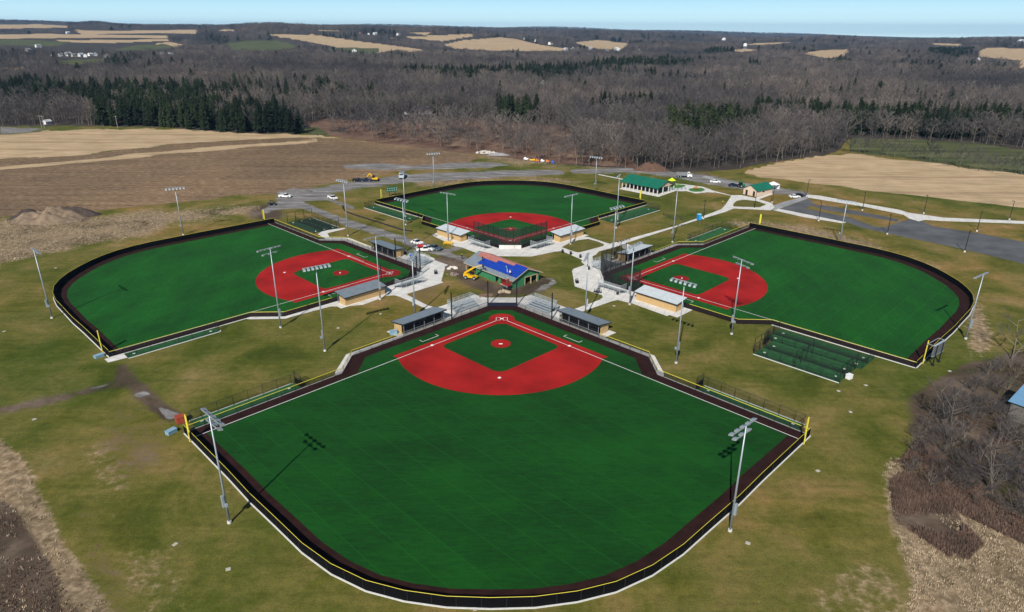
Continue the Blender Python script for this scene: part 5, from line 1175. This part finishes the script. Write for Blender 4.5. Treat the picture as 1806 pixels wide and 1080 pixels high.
# utility poles and wire
ups = [((79, 227), (76, 206)), ((208, 227), (204.5, 208)), ((308.6, 225), (305.5, 205)), ((74, 226), (71, 208))]
up = None; tops = []
for (f_, t_), nm in zip(ups, ("at the left field end, right of its twin", "in the middle of the pale field edge", "near the right end of the pale field edge", "at the left field end, left of its twin")):
    x, y = g(*f_); lb = "wooden utility pole with crossarm "+nm; tops.append((x, y, 8.0))
    if up is None:
        up = empty("utility_pole", (x, y, 0), R(15), lb, "utility pole", "utility poles along the pale field"); pw = mat("pole_wood", (.30, .27, .24), .9, .1)
        MB().tube((0, 0, 0), (0, 0, 8.6), .2, .14, n=8).build("pole", pw, up); MB().box((0, 0, 8.0), (2.4, .14, .14)).build("crossarm", pw, up)
    else: dup(up, (x, y, 0), R(15), lb)
wm = MB(); seq = [(tops[0][0]-90, tops[0][1]-8, 8.0), tops[3], tops[0], tops[1], tops[2], (tops[2][0]+45, tops[2][1]+12, 8.0)]
for a, b in zip(seq[:-1], seq[1:]):
    a = Vector(a); b = Vector(b); last = a
    for q in range(1, 9):
        t = q/8; p = a.lerp(b, t); p.z -= 1.2*4*t*(1-t)*min(1, (b-a).length/60); wm.tube(last, p, .035, n=4, cap=False); last = p
tag(wm.build("power_line", DARK), "sagging power line strung between the utility poles along the pale field", "power line")

# ------------------------------------------------------------------ trees
def wood_mat(name, c, c2, scale=.02, var=.75):
    m = mat(name, c, .9, .0, scale, coords='World', c2=c2, detail=5, spec=.1); n = m.node_tree; b = n.nodes["Principled BSDF"]
    src = b.inputs["Base Color"].links[0].from_socket; oi = n.nodes.new("ShaderNodeObjectInfo"); r = n.nodes.new("ShaderNodeValToRGB"); e = r.color_ramp.elements
    for k, (p_, q) in enumerate(((0, (.5, .52, .56)), (.35, (.85, .82, .82)), (.7, (1.05, 1.0, .97)), (1, (1.75, 1.65, 1.5)))):
        if k > 1: e.new(p_)
        e[k].position = p_; e[k].color = (*q, 1)
    n.links.new(oi.outputs["Random"], r.inputs[0]); x = n.nodes.new("ShaderNodeMix"); x.data_type = 'RGBA'; x.blend_type = 'MULTIPLY'; x.inputs[0].default_value = var
    n.links.new(src, x.inputs[6]); n.links.new(r.outputs[0], x.inputs[7])
    ge = n.nodes.new("ShaderNodeNewGeometry"); n2 = n.nodes.new("ShaderNodeTexNoise"); n2.inputs["Scale"].default_value = .0045; n2.inputs["Detail"].default_value = 4; n.links.new(ge.outputs["Position"], n2.inputs["Vector"])
    r2 = n.nodes.new("ShaderNodeValToRGB"); e = r2.color_ramp.elements
    for k, (p_, q) in enumerate(((.36, (.60, .64, .70)), (.5, (1, .98, .97)), (.64, (1.35, 1.27, 1.2)))):
        if k > 1: e.new(p_)
        e[k].position = p_; e[k].color = (*q, 1)
    n.links.new(n2.outputs[0], r2.inputs[0]); z = n.nodes.new("ShaderNodeMix"); z.data_type = 'RGBA'; z.blend_type = 'MULTIPLY'; z.inputs[0].default_value = 1
    n.links.new(x.outputs[2], z.inputs[6]); n.links.new(r2.outputs[0], z.inputs[7]); n.links.new(z.outputs[2], b.inputs["Base Color"]); return m
BARK = wood_mat("grey_bark", (.20, .185, .165), (.10, .092, .084), .3)
TWIG = wood_mat("bare_twigs", (.152, .138, .132), (.080, .076, .078), .014)
TWIGR = wood_mat("reddish_twigs", (.15, .095, .075), (.09, .065, .056), .05)
TWIGN = wood_mat("pale_twigs", (.22, .195, .165), (.11, .095, .085), .15)
NEED = wood_mat("dark_needles", (.019, .031, .014), (.007, .014, .008), .03)
NEEDP = wood_mat("olive_needles", (.055, .070, .030), (.020, .032, .015), .05)
def curve_pts(r_, p, d, L, seg, wob, lift):
    pts = [Vector(p)]; d = Vector(d).normalized()
    for i in range(seg):
        d = (d+Vector((r_.uniform(-wob, wob), r_.uniform(-wob, wob), r_.uniform(-wob, wob)+lift))).normalized(); pts.append(pts[-1]+d*L/seg)
    return pts, d
def twig(mb, r_, p, d, L, w):
    """thin tapering blade-like twig, bent once"""
    d = Vector(d).normalized(); s = d.cross(Vector((r_.uniform(-1, 1), r_.uniform(-1, 1), r_.uniform(-1, 1))))
    if s.length < 1e-3: return
    s.normalize(); m = p+d*L*.5+Vector((r_.uniform(-.1, .1), r_.uniform(-.1, .1), .05))*L; e = p+d*L+Vector((r_.uniform(-.15, .15), r_.uniform(-.15, .15), .12))*L
    mb.add([p-s*w*.5, p+s*w*.5, m+s*w*.35, m-s*w*.35, e], [(0, 1, 2, 3), (3, 2, 4)])
def make_bare(seed, h, spread=.34, nl=13, nsub=5, ntw=6, tw=.05, tr=.17, low=.28, stems=1, up=.6):
    r_ = random.Random(seed); T = MB(); Cc = MB()
    for s in range(stems):
        a0 = r_.random()*6.28; lean = .05 if stems == 1 else r_.uniform(.15, .55)
        pts, _ = curve_pts(r_, (0, 0, 0), (math.cos(a0)*lean, math.sin(a0)*lean, 1), h*.92, 6, .09, .02); n = len(pts)-1
        rad = tr if stems == 1 else tr*.6
        for i in range(n): T.tube(pts[i], pts[i+1], rad*(1-i/n)**.8+.02, rad*(1-(i+1)/n)**.8+.015, n=6, cap=False)
        for j in range(nl//stems if stems > 1 else nl):
            t = low+(1-low)*((j+r_.random())/(nl/stems)) if stems > 1 else low+(1-low)*((j+r_.random())/nl)
            t = min(t, .99); k = min(int(t*n), n-1); p = pts[k].lerp(pts[k+1], t*n-k); a = j*2.4+r_.uniform(-.5, .5)
            el = up*.6+t*up; L = h*spread*(1.25-t*.75)*r_.uniform(.75, 1.15)
            q, d = curve_pts(r_, p, (math.cos(a), math.sin(a), el), L, 3, .14, .09)
            for i in range(3): T.tube(q[i], q[i+1], tr*.38*(1-i/3)+.018, tr*.38*(1-(i+1)/3)+.012, n=4, cap=False)
            for m in range(nsub):
                u = .3+.7*(m+r_.random())/nsub; kk = min(int(u*3), 2); pp = q[kk].lerp(q[kk+1], min(1, u*3-kk))
                dd = (d+Vector((r_.uniform(-.9, .9), r_.uniform(-.9, .9), r_.uniform(-.2, .8)))).normalized(); L2 = L*r_.uniform(.28, .5)
                twig(Cc, r_, pp, dd, L2, tw*1.5)
                for o in range(ntw):
                    f_ = r_.uniform(.2, 1); d3 = (dd+Vector((r_.uniform(-.9, .9), r_.uniform(-.9, .9), r_.uniform(-.3, .9)))).normalized()
                    twig(Cc, r_, pp+dd*L2*f_, d3, L2*r_.uniform(.4, .8), tw)
    return T, Cc
def mesh_of(mb, name, m):
    me = bpy.data.meshes.new(name); me.from_pydata(mb.v, [], mb.f)
    for x in (m if isinstance(m, tuple) else (m,)): me.materials.append(x)
    me.update(); return me
BARE = [make_bare(100+i, 15, spread=s, nl=15, nsub=7, ntw=9, tw=.07, tr=.15, low=.24, up=.5) for i, s in enumerate((.36, .42, .32, .46, .38))]
BARE_M = [(mesh_of(t, "trunk", BARK), mesh_of(c, "crown", TWIG)) for t, c in BARE]
def make_conifer(seed, h, w, gap=0.0, ex=.8):
    r_ = random.Random(seed); T = MB(); Cc = MB(); T.tube((0, 0, 0), (0, 0, h*.96), .2, .03, n=6, cap=False); z = h*(.06+gap)
    while z < h:
        t = (z-h*gap)/(h*(1-gap)); R_ = w*max(0, 1-t)**ex*r_.uniform(.7, 1.1)*(1 if ex > .6 else min(1, .45+t*2.2))+.15; n = int(7+9*(1-t))
        for j in range(n):
            a = r_.random()*6.28; L = R_*r_.uniform(.6, 1.15); dr = -.18-.25*r_.random()
            c, s = math.cos(a), math.sin(a); wd = .34*L+.25; b = Vector((0, 0, z+.25)); tip = Vector((c*L, s*L, z+L*dr)); mid = b.lerp(tip, .62)
            sd = Vector((-s, c, 0))*wd*.5; dz = Vector((0, 0, -.18*L))
            Cc.add([b, mid+sd+dz, tip, mid-sd+dz, mid+Vector((0, 0, .12*L))], [(0, 1, 4), (1, 2, 4), (2, 3, 4), (3, 0, 4)])
            for q in range(3):
                o = b.lerp(tip, r_.uniform(.4, 1)); o2 = o+Vector((r_.uniform(-.5, .5), r_.uniform(-.5, .5), r_.uniform(-.1, .35)))*L*.5; ss = Vector((r_.uniform(-1, 1), r_.uniform(-1, 1), 0))*.14*L
                Cc.add([o-ss, o+ss, o2], [(0, 1, 2)])
        z += h*.035+.05
    return T, Cc
CON = [make_conifer(200+i, 15, w_, gp, ex) for i, (w_, gp, ex) in enumerate(((3.4, 0, .75), (3.9, .10, .5), (3.2, .0, .6), (4.6, .14, .42)))]
CON_M = [(mesh_of(t, "trunk", BARK), mesh_of(c, "crown", NEEDP if i == 3 else NEED)) for i, (t, c) in enumerate(CON)]

C_pol = [[(100, 205), (150, 204), (175, 226), (320, 229), (400, 238), (530, 236), (522, 222), (480, 214), (400, 202), (340, 192), (240, 188), (160, 190)], [(0, 195), (100, 190), (110, 165), (60, 160), (0, 168)], [(20, 182), (160, 200), (300, 190), (420, 198), (390, 172), (240, 168), (100, 166)],
         [(690, 148), (730, 143), (800, 145), (910, 148), (930, 150), (960, 154), (1000, 146), (990, 138), (930, 134), (830, 138), (720, 136)], [(1022, 208), (1060, 201), (1150, 196), (1152, 204), (1060, 213)],
         [(1160, 252), (1180, 268), (1225, 270), (1262, 262), (1330, 240), (1345, 226), (1300, 222), (1230, 226), (1180, 234)], [(1330, 222), (1400, 228), (1480, 236), (1500, 240), (1560, 238), (1620, 242), (1680, 246), (1750, 240), (1806, 246), (1900, 250), (1900, 230), (1740, 224), (1700, 220), (1600, 222), (1450, 216), (1380, 210), (1330, 208)],
         [(868, 214), (945, 220), (950, 206), (880, 200)], [(1035, 134), (1220, 132), (1230, 122), (1130, 117), (1040, 121)], [(100, 128), (230, 130), (235, 120), (110, 118)], [(1440, 124), (1495, 126), (1500, 119), (1445, 117)], [(1630, 106), (1700, 110), (1720, 92), (1640, 92)],
         [(548, 196), (568, 198), (570, 186), (550, 184)], [(900, 150), (1010, 148), (1020, 138), (1080, 134), (1050, 126), (940, 134)], [(1240, 104), (1300, 104), (1300, 94), (1245, 94)]]
sgl = [(657, 208, 11), (688, 206, 8), (694, 206, 6), (725, 204, 13), (765, 205, 15), (545, 196, 14), (455, 236, 15), (515, 238, 17), (1098, 252, 9), (583, 206, 9)]
blocked = L_pale+L_green+L_marsh[:1]+L_stub
hs = [(105, 100, 9, 0, 2), (112, 99, 9, 0, 0), (121, 99, 12, 0, 2), (131, 100, 9, 1, 0), (143, 100, 10, 0, 2), (151, 101, 10, 0, 0), (160, 99, 9, 0, 2), (169, 99, 10, 2, 2), (190, 104, 16, 0, 2), (92, 99, 8, 0, 0), (50, 92, 12, 0, 2), (68, 84, 12, 0, 0), (120, 60, 14, 0, 2), (287, 100, 14, 0, 0), (298, 102, 16, 2, 2), (377, 106, 12, 0, 0), (413, 103, 9, 0, 2), (228, 102, 8, 0, 1), (243, 102, 8, 1, 1), (425, 110, 9, 0, 1), (443, 111, 10, 0, 1),
      (625, 94, 20, 0, 2), (552, 102, 12, 2, 2), (703, 63, 16, 0, 0), (662, 62, 16, 0, 2), (650, 62, 12, 0, 0), (635, 60, 12, 3, 1), (926, 70, 16, 0, 1), (945, 74, 16, 0, 2), (971, 79, 16, 0, 1), (998, 90.5, 16, 0, 2), (1010, 90, 18, 0, 2), (1022, 90, 14, 2, 0), (1041, 89, 20, 0, 2), (1070, 91, 10, 0, 0), (1088, 90, 16, 0, 2), (1127, 93, 16, 0, 2), (1200, 131, 9, 0, 2), (1092, 128, 14, 3, 1), (1334, 125, 14, 0, 0), (1351, 128, 14, 0, 2),
      (1277, 71, 24, 0, 2), (1290, 68, 20, 0, 2), (1534, 119, 9, 0, 1), (1598, 125, 9, 0, 1), (1690, 108, 14, 1, 1), (1725, 109, 14, 0, 2), (1743, 116, 10, 0, 2), (1763, 114, 14, 0, 0), (1685, 92, 16, 2, 0), (1700, 91, 14, 0, 0), (1802, 76, 26, 0, 2), (978, 149, 9, 3, 1), (957, 150, 8, 0, 2), (84, 219, 4.5, 0, 2), (268, 128, 14, 1, 1)]
HSP = [gt(a[0], a[1]) for a in hs]
def scatter():
    pts = []
    for d0, d1, sp, sc_, clump in ((330, 620, 6.3, 1.0, 1), (620, 1100, 8.5, 1.05, 1), (1100, 1800, 12, 1.1, 1.35), (1800, 3000, 15, 1.05, 1.6), (3000, 5200, 27, 1.0, 2.6), (5200, 9500, 55, 1.0, 5.0)):
        D = d0
        while D < d1:
            n = int(1.62*D/sp); a = np.linspace(-.81, .81, n)+rng.uniform(-.5, .5, n)*1.62/n; r_ = D+rng.uniform(-.5, .5, n)*sp
            pts.append(np.stack([r_*np.sin(a), r_*np.cos(a), np.full(n, sc_), np.full(n, clump)], -1)); D += sp
    A = np.concatenate(pts); X, Y = A[:, 0], A[:, 1]; Z = terr(X, Y); px, py = project(X, Y, Z)
    ok = ~inside(px, py, open_near) & (px > -90) & (px < 1896)
    for pl in blocked: ok &= ~inside(px, py, pl)
    # crowns must not cover the far fields from below
    for hz in (4, 8, 12, 15):
        px2, py2 = project(X, Y, Z+hz)
        for pl in [p for p in L_pale+L_green+L_stub if max(q[1] for q in p) < 125]: ok &= ~inside(px2, py2, pl)
    for hp, a in zip(HSP, hs):
        if not hp: continue
        D0 = math.hypot(hp[0], hp[1]); ux, uy = hp[0]/D0, hp[1]/D0; al = (X-hp[0])*ux+(Y-hp[1])*uy; pe = np.abs((X-hp[0])*uy-(Y-hp[1])*ux)
        ok &= ~((pe < a[2]*.8) & (al < a[2]*.8) & (al > -(30+D0*.035)))
    gap = np.sin(X/83+2*np.sin(Y/310))*np.sin(Y/61+1.7*np.sin(X/270)); ok &= ~((gap > .93) & (py < 205))
    con = np.zeros(len(X), bool)
    for pl in C_pol: con |= inside(px, py, pl)
    mixed = rng.random(len(X)); cl = np.sin(X/97+1)*np.sin(Y/131)+.7*np.sin(X/41+Y/53)+.5*np.sin(X/210-Y/170)
    con = (con & (mixed < .88)) | ((~con) & (mixed < np.where(cl > 1.0, .30, .015))*(py < 200))
    # thin the tree row in front of the marsh so the red ground shows
    thin = (px > 560) & (px < 1010) & (py > 214) & (rng.random(len(X)) < np.where(px < 900, .5, .25)); ok &= ~thin
    A = np.column_stack([X, Y, Z, A[:, 2]*rng.uniform(.72, 1.15, len(X))*np.where(con, 1.18, 1), A[:, 3], con, px, py])[ok]
    return A[np.argsort(np.hypot(A[:, 0], A[:, 1]))]
FOR = scatter()
def tree(kind, x, y, z, s, rot, idx, label, group, cat="tree"):
    name = "pine_tree" if kind else "bare_tree"; tm, cm = (CON_M if kind else BARE_M)[idx]
    e = empty(name, (x, y, z-.1), rot, label, cat, group); e.scale = (s*random.uniform(.9, 1.1), s*random.uniform(.9, 1.1), s)
    for nm, me in (("trunk", tm), ("crown", cm)): o = bpy.data.objects.new(nm, me); col.objects.link(o); o.parent = e
near_b = FOR[FOR[:, 5] == 0][:270]; rest_b = FOR[FOR[:, 5] == 0][270:]
near_c = FOR[FOR[:, 5] == 1][:260]; rest_c = FOR[FOR[:, 5] == 1][260:]
ZB = ((160, "behind the left end of the pale field"), (600, "among the left conifer belt"), (1000, "in the row before the reddish field"), (1200, "behind the machinery and pavilion"), (1345, "behind the small green roofed building"), (1500, "at the left corner of the straw field"), (9999, "beyond the green field at right"))
for a in near_b:
    zn = next(t for x_, t in ZB if a[6] < x_)
    tree(0, a[0], a[1], a[2], a[3]*(.66 if 540 < a[6] < 1000 and a[7] > 235 else 1), random.random()*6.28, random.randrange(5), "leafless grey tree at the forest edge "+zn, "bare trees "+zn)
for a in near_c: tree(1, a[0], a[1], a[2], a[3]*1.05, random.random()*6.28, (3 if 1150 < a[6] < 1290 and random.random() < .6 else random.randrange(3)), "dark green conifer "+("in the left belt behind the pale field" if a[6] < 640 else "in the middle of the grey woods" if a[6] < 1150 else "in the olive stand behind the pavilion" if a[6] < 1345 else "in the right belt beyond the straw field"), "conifers "+("of the left belt" if a[6] < 640 else "of the middle woods" if a[6] < 1150 else "of the olive stand" if a[6] < 1345 else "of the right belt"))
for (px_, py_, h) in sgl:
    p = gt(px_, py_)
    if p: tree(1, p[0], p[1], p[2], h/15, 0, random.choice((0, 1)), "conifer standing alone among grey leafless trees", "lone conifers among bare trees")
# hedge row on the right between the straw field and the green field
for i in range(26):
    t = i/25; px_ = 1498+t*330+random.uniform(-5, 5); py_ = np.interp(px_, [1495, 1560, 1640, 1730, 1806, 1840], [270, 275, 287, 302, 308, 313])+random.uniform(-2, 1)
    x, y = g(px_, py_); tree(0, x, y, 0, random.uniform(.45, .85), random.random()*6, random.randrange(5), "small leafless tree in the hedge row between straw and green fields", "hedge row trees")
def forest(name, A, meshes, label):
    me = bpy.data.meshes.new(name); me.from_pydata([tuple(a[:3]) for a in A], [], []); n = len(A)
    sc_ = np.column_stack([A[:, 3]*A[:, 4], A[:, 3]*A[:, 4], A[:, 3]]).astype(np.float32)
    at = me.attributes.new("tsc", 'FLOAT_VECTOR', 'POINT'); at.data.foreach_set("vector", sc_.ravel())
    at = me.attributes.new("trot", 'FLOAT', 'POINT'); at.data.foreach_set("value", rng.uniform(0, 6.28, n).astype(np.float32))
    at = me.attributes.new("tid", 'INT', 'POINT'); at.data.foreach_set("value", rng.integers(0, len(meshes), n).astype(np.int32))
    o = bpy.data.objects.new(name, me); col.objects.link(o); tag(o, label, kind="stuff"); o["category"] = "woods"
    ng = bpy.data.node_groups.new(name, 'GeometryNodeTree'); ng.interface.new_socket("Geometry", in_out='INPUT', socket_type='NodeSocketGeometry'); ng.interface.new_socket("Geometry", in_out='OUTPUT', socket_type='NodeSocketGeometry')
    N, L = ng.nodes, ng.links; gi = N.new("NodeGroupInput"); go = N.new("NodeGroupOutput"); jn = N.new("GeometryNodeJoinGeometry")
    for src in reversed(meshes):
        oi = N.new("GeometryNodeObjectInfo"); oi.inputs["Object"].default_value = src; oi.inputs["As Instance"].default_value = True; L.new(oi.outputs["Geometry"], jn.inputs[0])
    ip = N.new("GeometryNodeInstanceOnPoints"); L.new(gi.outputs[0], ip.inputs["Points"]); L.new(jn.outputs[0], ip.inputs["Instance"]); ip.inputs["Pick Instance"].default_value = True
    def named(nm, typ):
        a = N.new("GeometryNodeInputNamedAttribute"); a.data_type = typ; a.inputs["Name"].default_value = nm; return a.outputs[0]
    L.new(named("tid", 'INT'), ip.inputs["Instance Index"]); L.new(named("tsc", 'FLOAT_VECTOR'), ip.inputs["Scale"])
    cx = N.new("ShaderNodeCombineXYZ"); L.new(named("trot", 'FLOAT'), cx.inputs[2]); L.new(cx.outputs[0], ip.inputs["Rotation"])
    L.new(ip.outputs[0], go.inputs[0]); md = o.modifiers.new("grow", 'NODES'); md.node_group = ng
    return o
def merged(T, Cc, mats, name):
    m = MB(); m.add(T.v, T.f); m.k = 1; m.add(Cc.v, Cc.f)
    me = bpy.data.meshes.new(name); me.from_pydata(m.v, [], m.f)
    for x in mats: me.materials.append(x)
    me.polygons.foreach_set("material_index", m.mi); me.update(); return bpy.data.objects.new(name, me)
SB = [merged(*make_bare(300+i, 15, spread=.40, nl=12, nsub=6, ntw=7, tw=.10, tr=.14, low=.26, up=.5), (BARK, TWIG), "bare_source") for i in range(4)]
SCN = [merged(*c, (BARK, NEED), "pine_source") for c in CON[:3]]
forest("bare_woods", rest_b, SB, "grey brown leafless woods rolling away to the horizon")
forest("evergreen_woods", rest_c, SCN, "dark evergreen stands scattered through the far woods")

# thicket at the right edge of the picture
THK = [make_bare(400+i, 7.5, spread=.46, nl=22, nsub=7, ntw=8, tw=.03, tr=.07, low=.06, stems=5, up=.55) for i in range(4)]
THK_M = [(mesh_of(t, "trunk", TWIGN), mesh_of(c, "crown", m)) for (t, c), m in zip(THK, (TWIG, TWIG, TWIGR, TWIG))]
BIG = [make_bare(450+i, 11, spread=.48, nl=13, nsub=8, ntw=8, tw=.035, tr=.2, low=.18, stems=2, up=.45) for i in range(2)]
BIG_M = [(mesh_of(t, "trunk", TWIGN), mesh_of(c, "crown", TWIG)) for t, c in BIG]
def shrub(px_, py_, s, ms, label, name, cat, group=None):
    x, y = g(px_, py_); e = empty(name, (x, y, -.05), random.random()*6.28, label, cat, group); e.scale = (s, s, s*random.uniform(.85, 1.1))
    for nm, me in zip(("trunk", "crown"), ms): o = bpy.data.objects.new(nm, me); col.objects.link(o); o.parent = e
shrub(1784, 634, .95, BIG_M[0], "spreading leafless tree standing alone right of the right field scoreboard", "bare_tree", "tree")
shrub(1670, 770, .95, BIG_M[1], "pale branched leafless tree rising from the middle of the thicket", "bare_tree", "tree")
shrub(1750, 870, .9, BIG_M[0], "leafless tree at the lower edge of the thicket near the straw strip", "bare_tree", "tree")
for px_, py_, s in [(1612, 800, .5), (1625, 775, .6), (1640, 830, .6), (1650, 740, .6), (1665, 800, .75), (1690, 720, .7), (1690, 840, .7), (1700, 770, .8), (1720, 690, .65), (1725, 810, .8), (1735, 740, .75), (1745, 860, .7), (1760, 700, .6), (1765, 790, .75), (1780, 840, .8), (1800, 800, .7), (1810, 870, .75), (1790, 905, .6), (1815, 930, .6),
                    (1700, 870, .6), (1665, 860, .5), (1740, 665, .5), (1765, 655, .55), (1790, 665, .5), (1720, 890, .5), (1835, 700, .8), (1840, 820, .8), (1770, 770, .6), (1640, 860, .45), (1710, 735, .6), (1675, 745, .6), (1755, 745, .6), (1608, 830, .4)]:
    for q_ in range(2): shrub(px_+(0, 14, -11)[q_]+random.uniform(-4, 4), py_+(0, -9, 12)[q_]+random.uniform(-4, 4), s*(.95, .8, .7)[q_], THK_M[random.randrange(4)], "leafless many stemmed shrub in the right edge thicket "+("beside the lawn" if px_ < 1665 else "around the pale tree" if py_ > 740 and px_ < 1745 else "along its upper edge near the barn" if py_ <= 740 else "at the picture edge"), "bare_shrub", "shrub", "shrubs of the right edge thicket")
# brushy ground cover
def tufts(name, polys, n, h, m, label, bl=7, z_=0):
    mb = MB(); r_ = random.Random(len(name)*7+n); done = 0; tr_ = 0
    xs = [q[0] for p in polys for q in p]; ys = [q[1] for p in polys for q in p]
    from mathutils import noise as mn
    while done < n and tr_ < n*40:
        tr_ += 1; px_ = r_.uniform(min(xs), max(xs)); py_ = r_.uniform(max(min(ys), 200), min(max(ys), 1100))
        if not any(inside(np.array([px_]), np.array([py_]), p)[0] for p in polys): continue
        x, y = g(px_, py_)
        if mn.noise(Vector((x*.16, y*.16, n))) < r_.uniform(-.35, .25): continue
        done += 1; s = r_.uniform(.5, 1.3)
        for q in range(bl):
            a = r_.random()*6.28; o = Vector((x+r_.uniform(-.25, .25), y+r_.uniform(-.25, .25), 0)); t = o+Vector((math.cos(a)*.45, math.sin(a)*.45, r_.uniform(.5, 1)))*h*s; sd = Vector((-math.sin(a), math.cos(a), 0))*.05*s
            mb.add([o-sd, o+sd, t], [(0, 1, 2)])
    o = mb.build(name, m); tag(o, label, kind="stuff"); o["category"] = "ground cover"
STR = mat("dry_grass_blade", (.50, .40, .27), .9, .0, .3, coords='World', c2=(.26, .20, .13)); BRN = mat("brown_weed", (.17, .105, .075), .9, .0, .2, coords='World', c2=(.09, .06, .045))
tufts("dry_grass", [L_dry[2]], 800, .30, STR, "pale dry grass tufts covering the rough bank at the lower left")
tufts("brown_weeds", [[(-100, 830), (30, 900), (90, 1000), (150, 1100), (-100, 1100)]], 900, .28, BRN, "dark brown weeds covering the lower left corner")
tufts("straw_grass", [L_dry[3]], 2200, .28, STR, "pale dry grass covering the bank at the lower right")
tufts("red_brown_brush", [[(1570, 850), (1600, 830), (1680, 900), (1730, 960), (1700, 1000), (1640, 960), (1580, 920)], [(1580, 820), (1620, 780), (1700, 860), (1806, 920), (1806, 960), (1700, 910)]], 5200, .75, BRN, "reddish brown brush on the bank at the lower right", 8)
tufts("bank_grass", [L_dry[0], L_dry[1]], 5000, .45, STR, "pale dry grass on the straw bank behind the left field")

# ------------------------------------------------------------------ houses and barns in the distance
HW = [mat("house_white", (.75, .75, .74), .7, .05), mat("house_cream", (.6, .55, .45), .7, .05), mat("house_grey", (.35, .37, .4), .7, .05), mat("house_brick", (.28, .12, .09), .8, .1)]
RF = [mat("roof_grey", (.22, .23, .25), .7, .1), mat("roof_brown", (.12, .09, .08), .8, .1), mat("roof_pale", (.6, .62, .64), .5, .05)]
for i, (px_, py_, wd, wi, ri) in enumerate(hs):
    p = HSP[i]
    if not p: continue
    where = ("far left" if px_ < 300 else "left" if px_ < 600 else "middle" if px_ < 1150 else "right" if px_ < 1560 else "far right")
    e = empty("house", p, random.uniform(-.6, .6), "%s walled house with %s roof in the distant hills at %s" % (("white", "cream", "grey", "brick red")[wi], ("grey", "brown", "pale")[ri], where), "house", "distant houses in the hills")
    L, W, H = wd, wd*.6, min(5.5, wd*.42)
    _p = MB().prism([(-W/2, -3), (W/2, -3), (W/2, H), (0, H+W*.35), (-W/2, H)], -L/2, L/2); wl_ = _p.build("wall", HW[wi], e)
    r = MB()
    for s in (-1, 1): r.add([(s*(W/2+.4), -L/2-.4, H-.25), (s*(W/2+.4), L/2+.4, H-.25), (0, L/2+.4, H+W*.35+.12), (0, -L/2-.4, H+W*.35+.12), (s*(W/2+.4), -L/2-.4, H-.05), (s*(W/2+.4), L/2+.4, H-.05), (0, L/2+.4, H+W*.35+.4), (0, -L/2-.4, H+W*.35+.4)], [(0, 1, 2, 3), (7, 6, 5, 4), (0, 4, 5, 1), (0, 3, 7, 4), (1, 5, 6, 2)])
    r.build("roof", RF[ri], e)
    w_ = MB()
    for s in (-1, 1):
        for q in (-.3, 0, .3): w_.box((s*(W/2+.03), q*L, H*.5), (.06, L*.1, H*.3))
    w_.build("windows", GLASS, wl_)
def farmhouse():
    p = gt(736, 201); e = empty("house", p, R(10), "low purple roofed house half hidden among bare trees beside the round conifer", "house")
    MB().wall([(-11, -4), (11, -4), (11, 4), (-11, 4), (-11, -4)], -1, 3.2, .3).build("wall", HW[2], e)
    MB().add([(-12, -5, 3.1), (12, -5, 3.1), (12, 5, 3.1), (-12, 5, 3.1), (-9, 0, 6), (9, 0, 6)], [(0, 1, 5, 4), (1, 2, 5), (2, 3, 4, 5), (3, 0, 4), (3, 2, 1, 0)]).build("roof", mat("purple_roof", (.13, .09, .15), .8, .1), e)
    MB().box((1, 1, 6), (1, 1, 3)).build("chimney", HW[0], e); w_ = MB()
    for q in (-8, -4, 0, 4, 8): w_.box((q, -4.18, 1.8), (1.4, .08, 1.2))
    w_.build("windows", GLASS, e)
farmhouse()
p = gt(1313, 90); e = empty("water_tower", p, 0, "small white water tower on the edge of the far straw field", "water tower")
MB().tube((0, 0, 12), (0, 0, 18), 5, 5, n=14).tube((0, 0, 18), (0, 0, 20), 5, 1, n=14).build("tank", HW[0], e); m = MB()
for a in range(4): m.tube((4*math.cos(a*1.57), 4*math.sin(a*1.57), 0), (3.5*math.cos(a*1.57), 3.5*math.sin(a*1.57), 12), .4)
m.build("legs", HW[2], e)

# ------------------------------------------------------------------ air
HAZE = True
if HAZE:
    hb = MB().box((0, 5600, 64), (30000, 18000, 150)).build("haze", None)
    hb.data.materials.clear(); hm = bpy.data.materials.new("air"); hm.use_nodes = True; n = hm.node_tree
    n.nodes.remove(n.nodes["Principled BSDF"]); v = n.nodes.new("ShaderNodeVolumePrincipled"); v.inputs["Color"].default_value = (.34, .62, 1, 1); v.inputs["Density"].default_value = 4.4e-5; v.inputs["Anisotropy"].default_value = 0.0
    n.links.new(v.outputs[0], n.nodes["Material Output"].inputs["Volume"]); hb.data.materials.append(hm); tag(hb, kind="stuff", label="thin blue air over the whole valley")
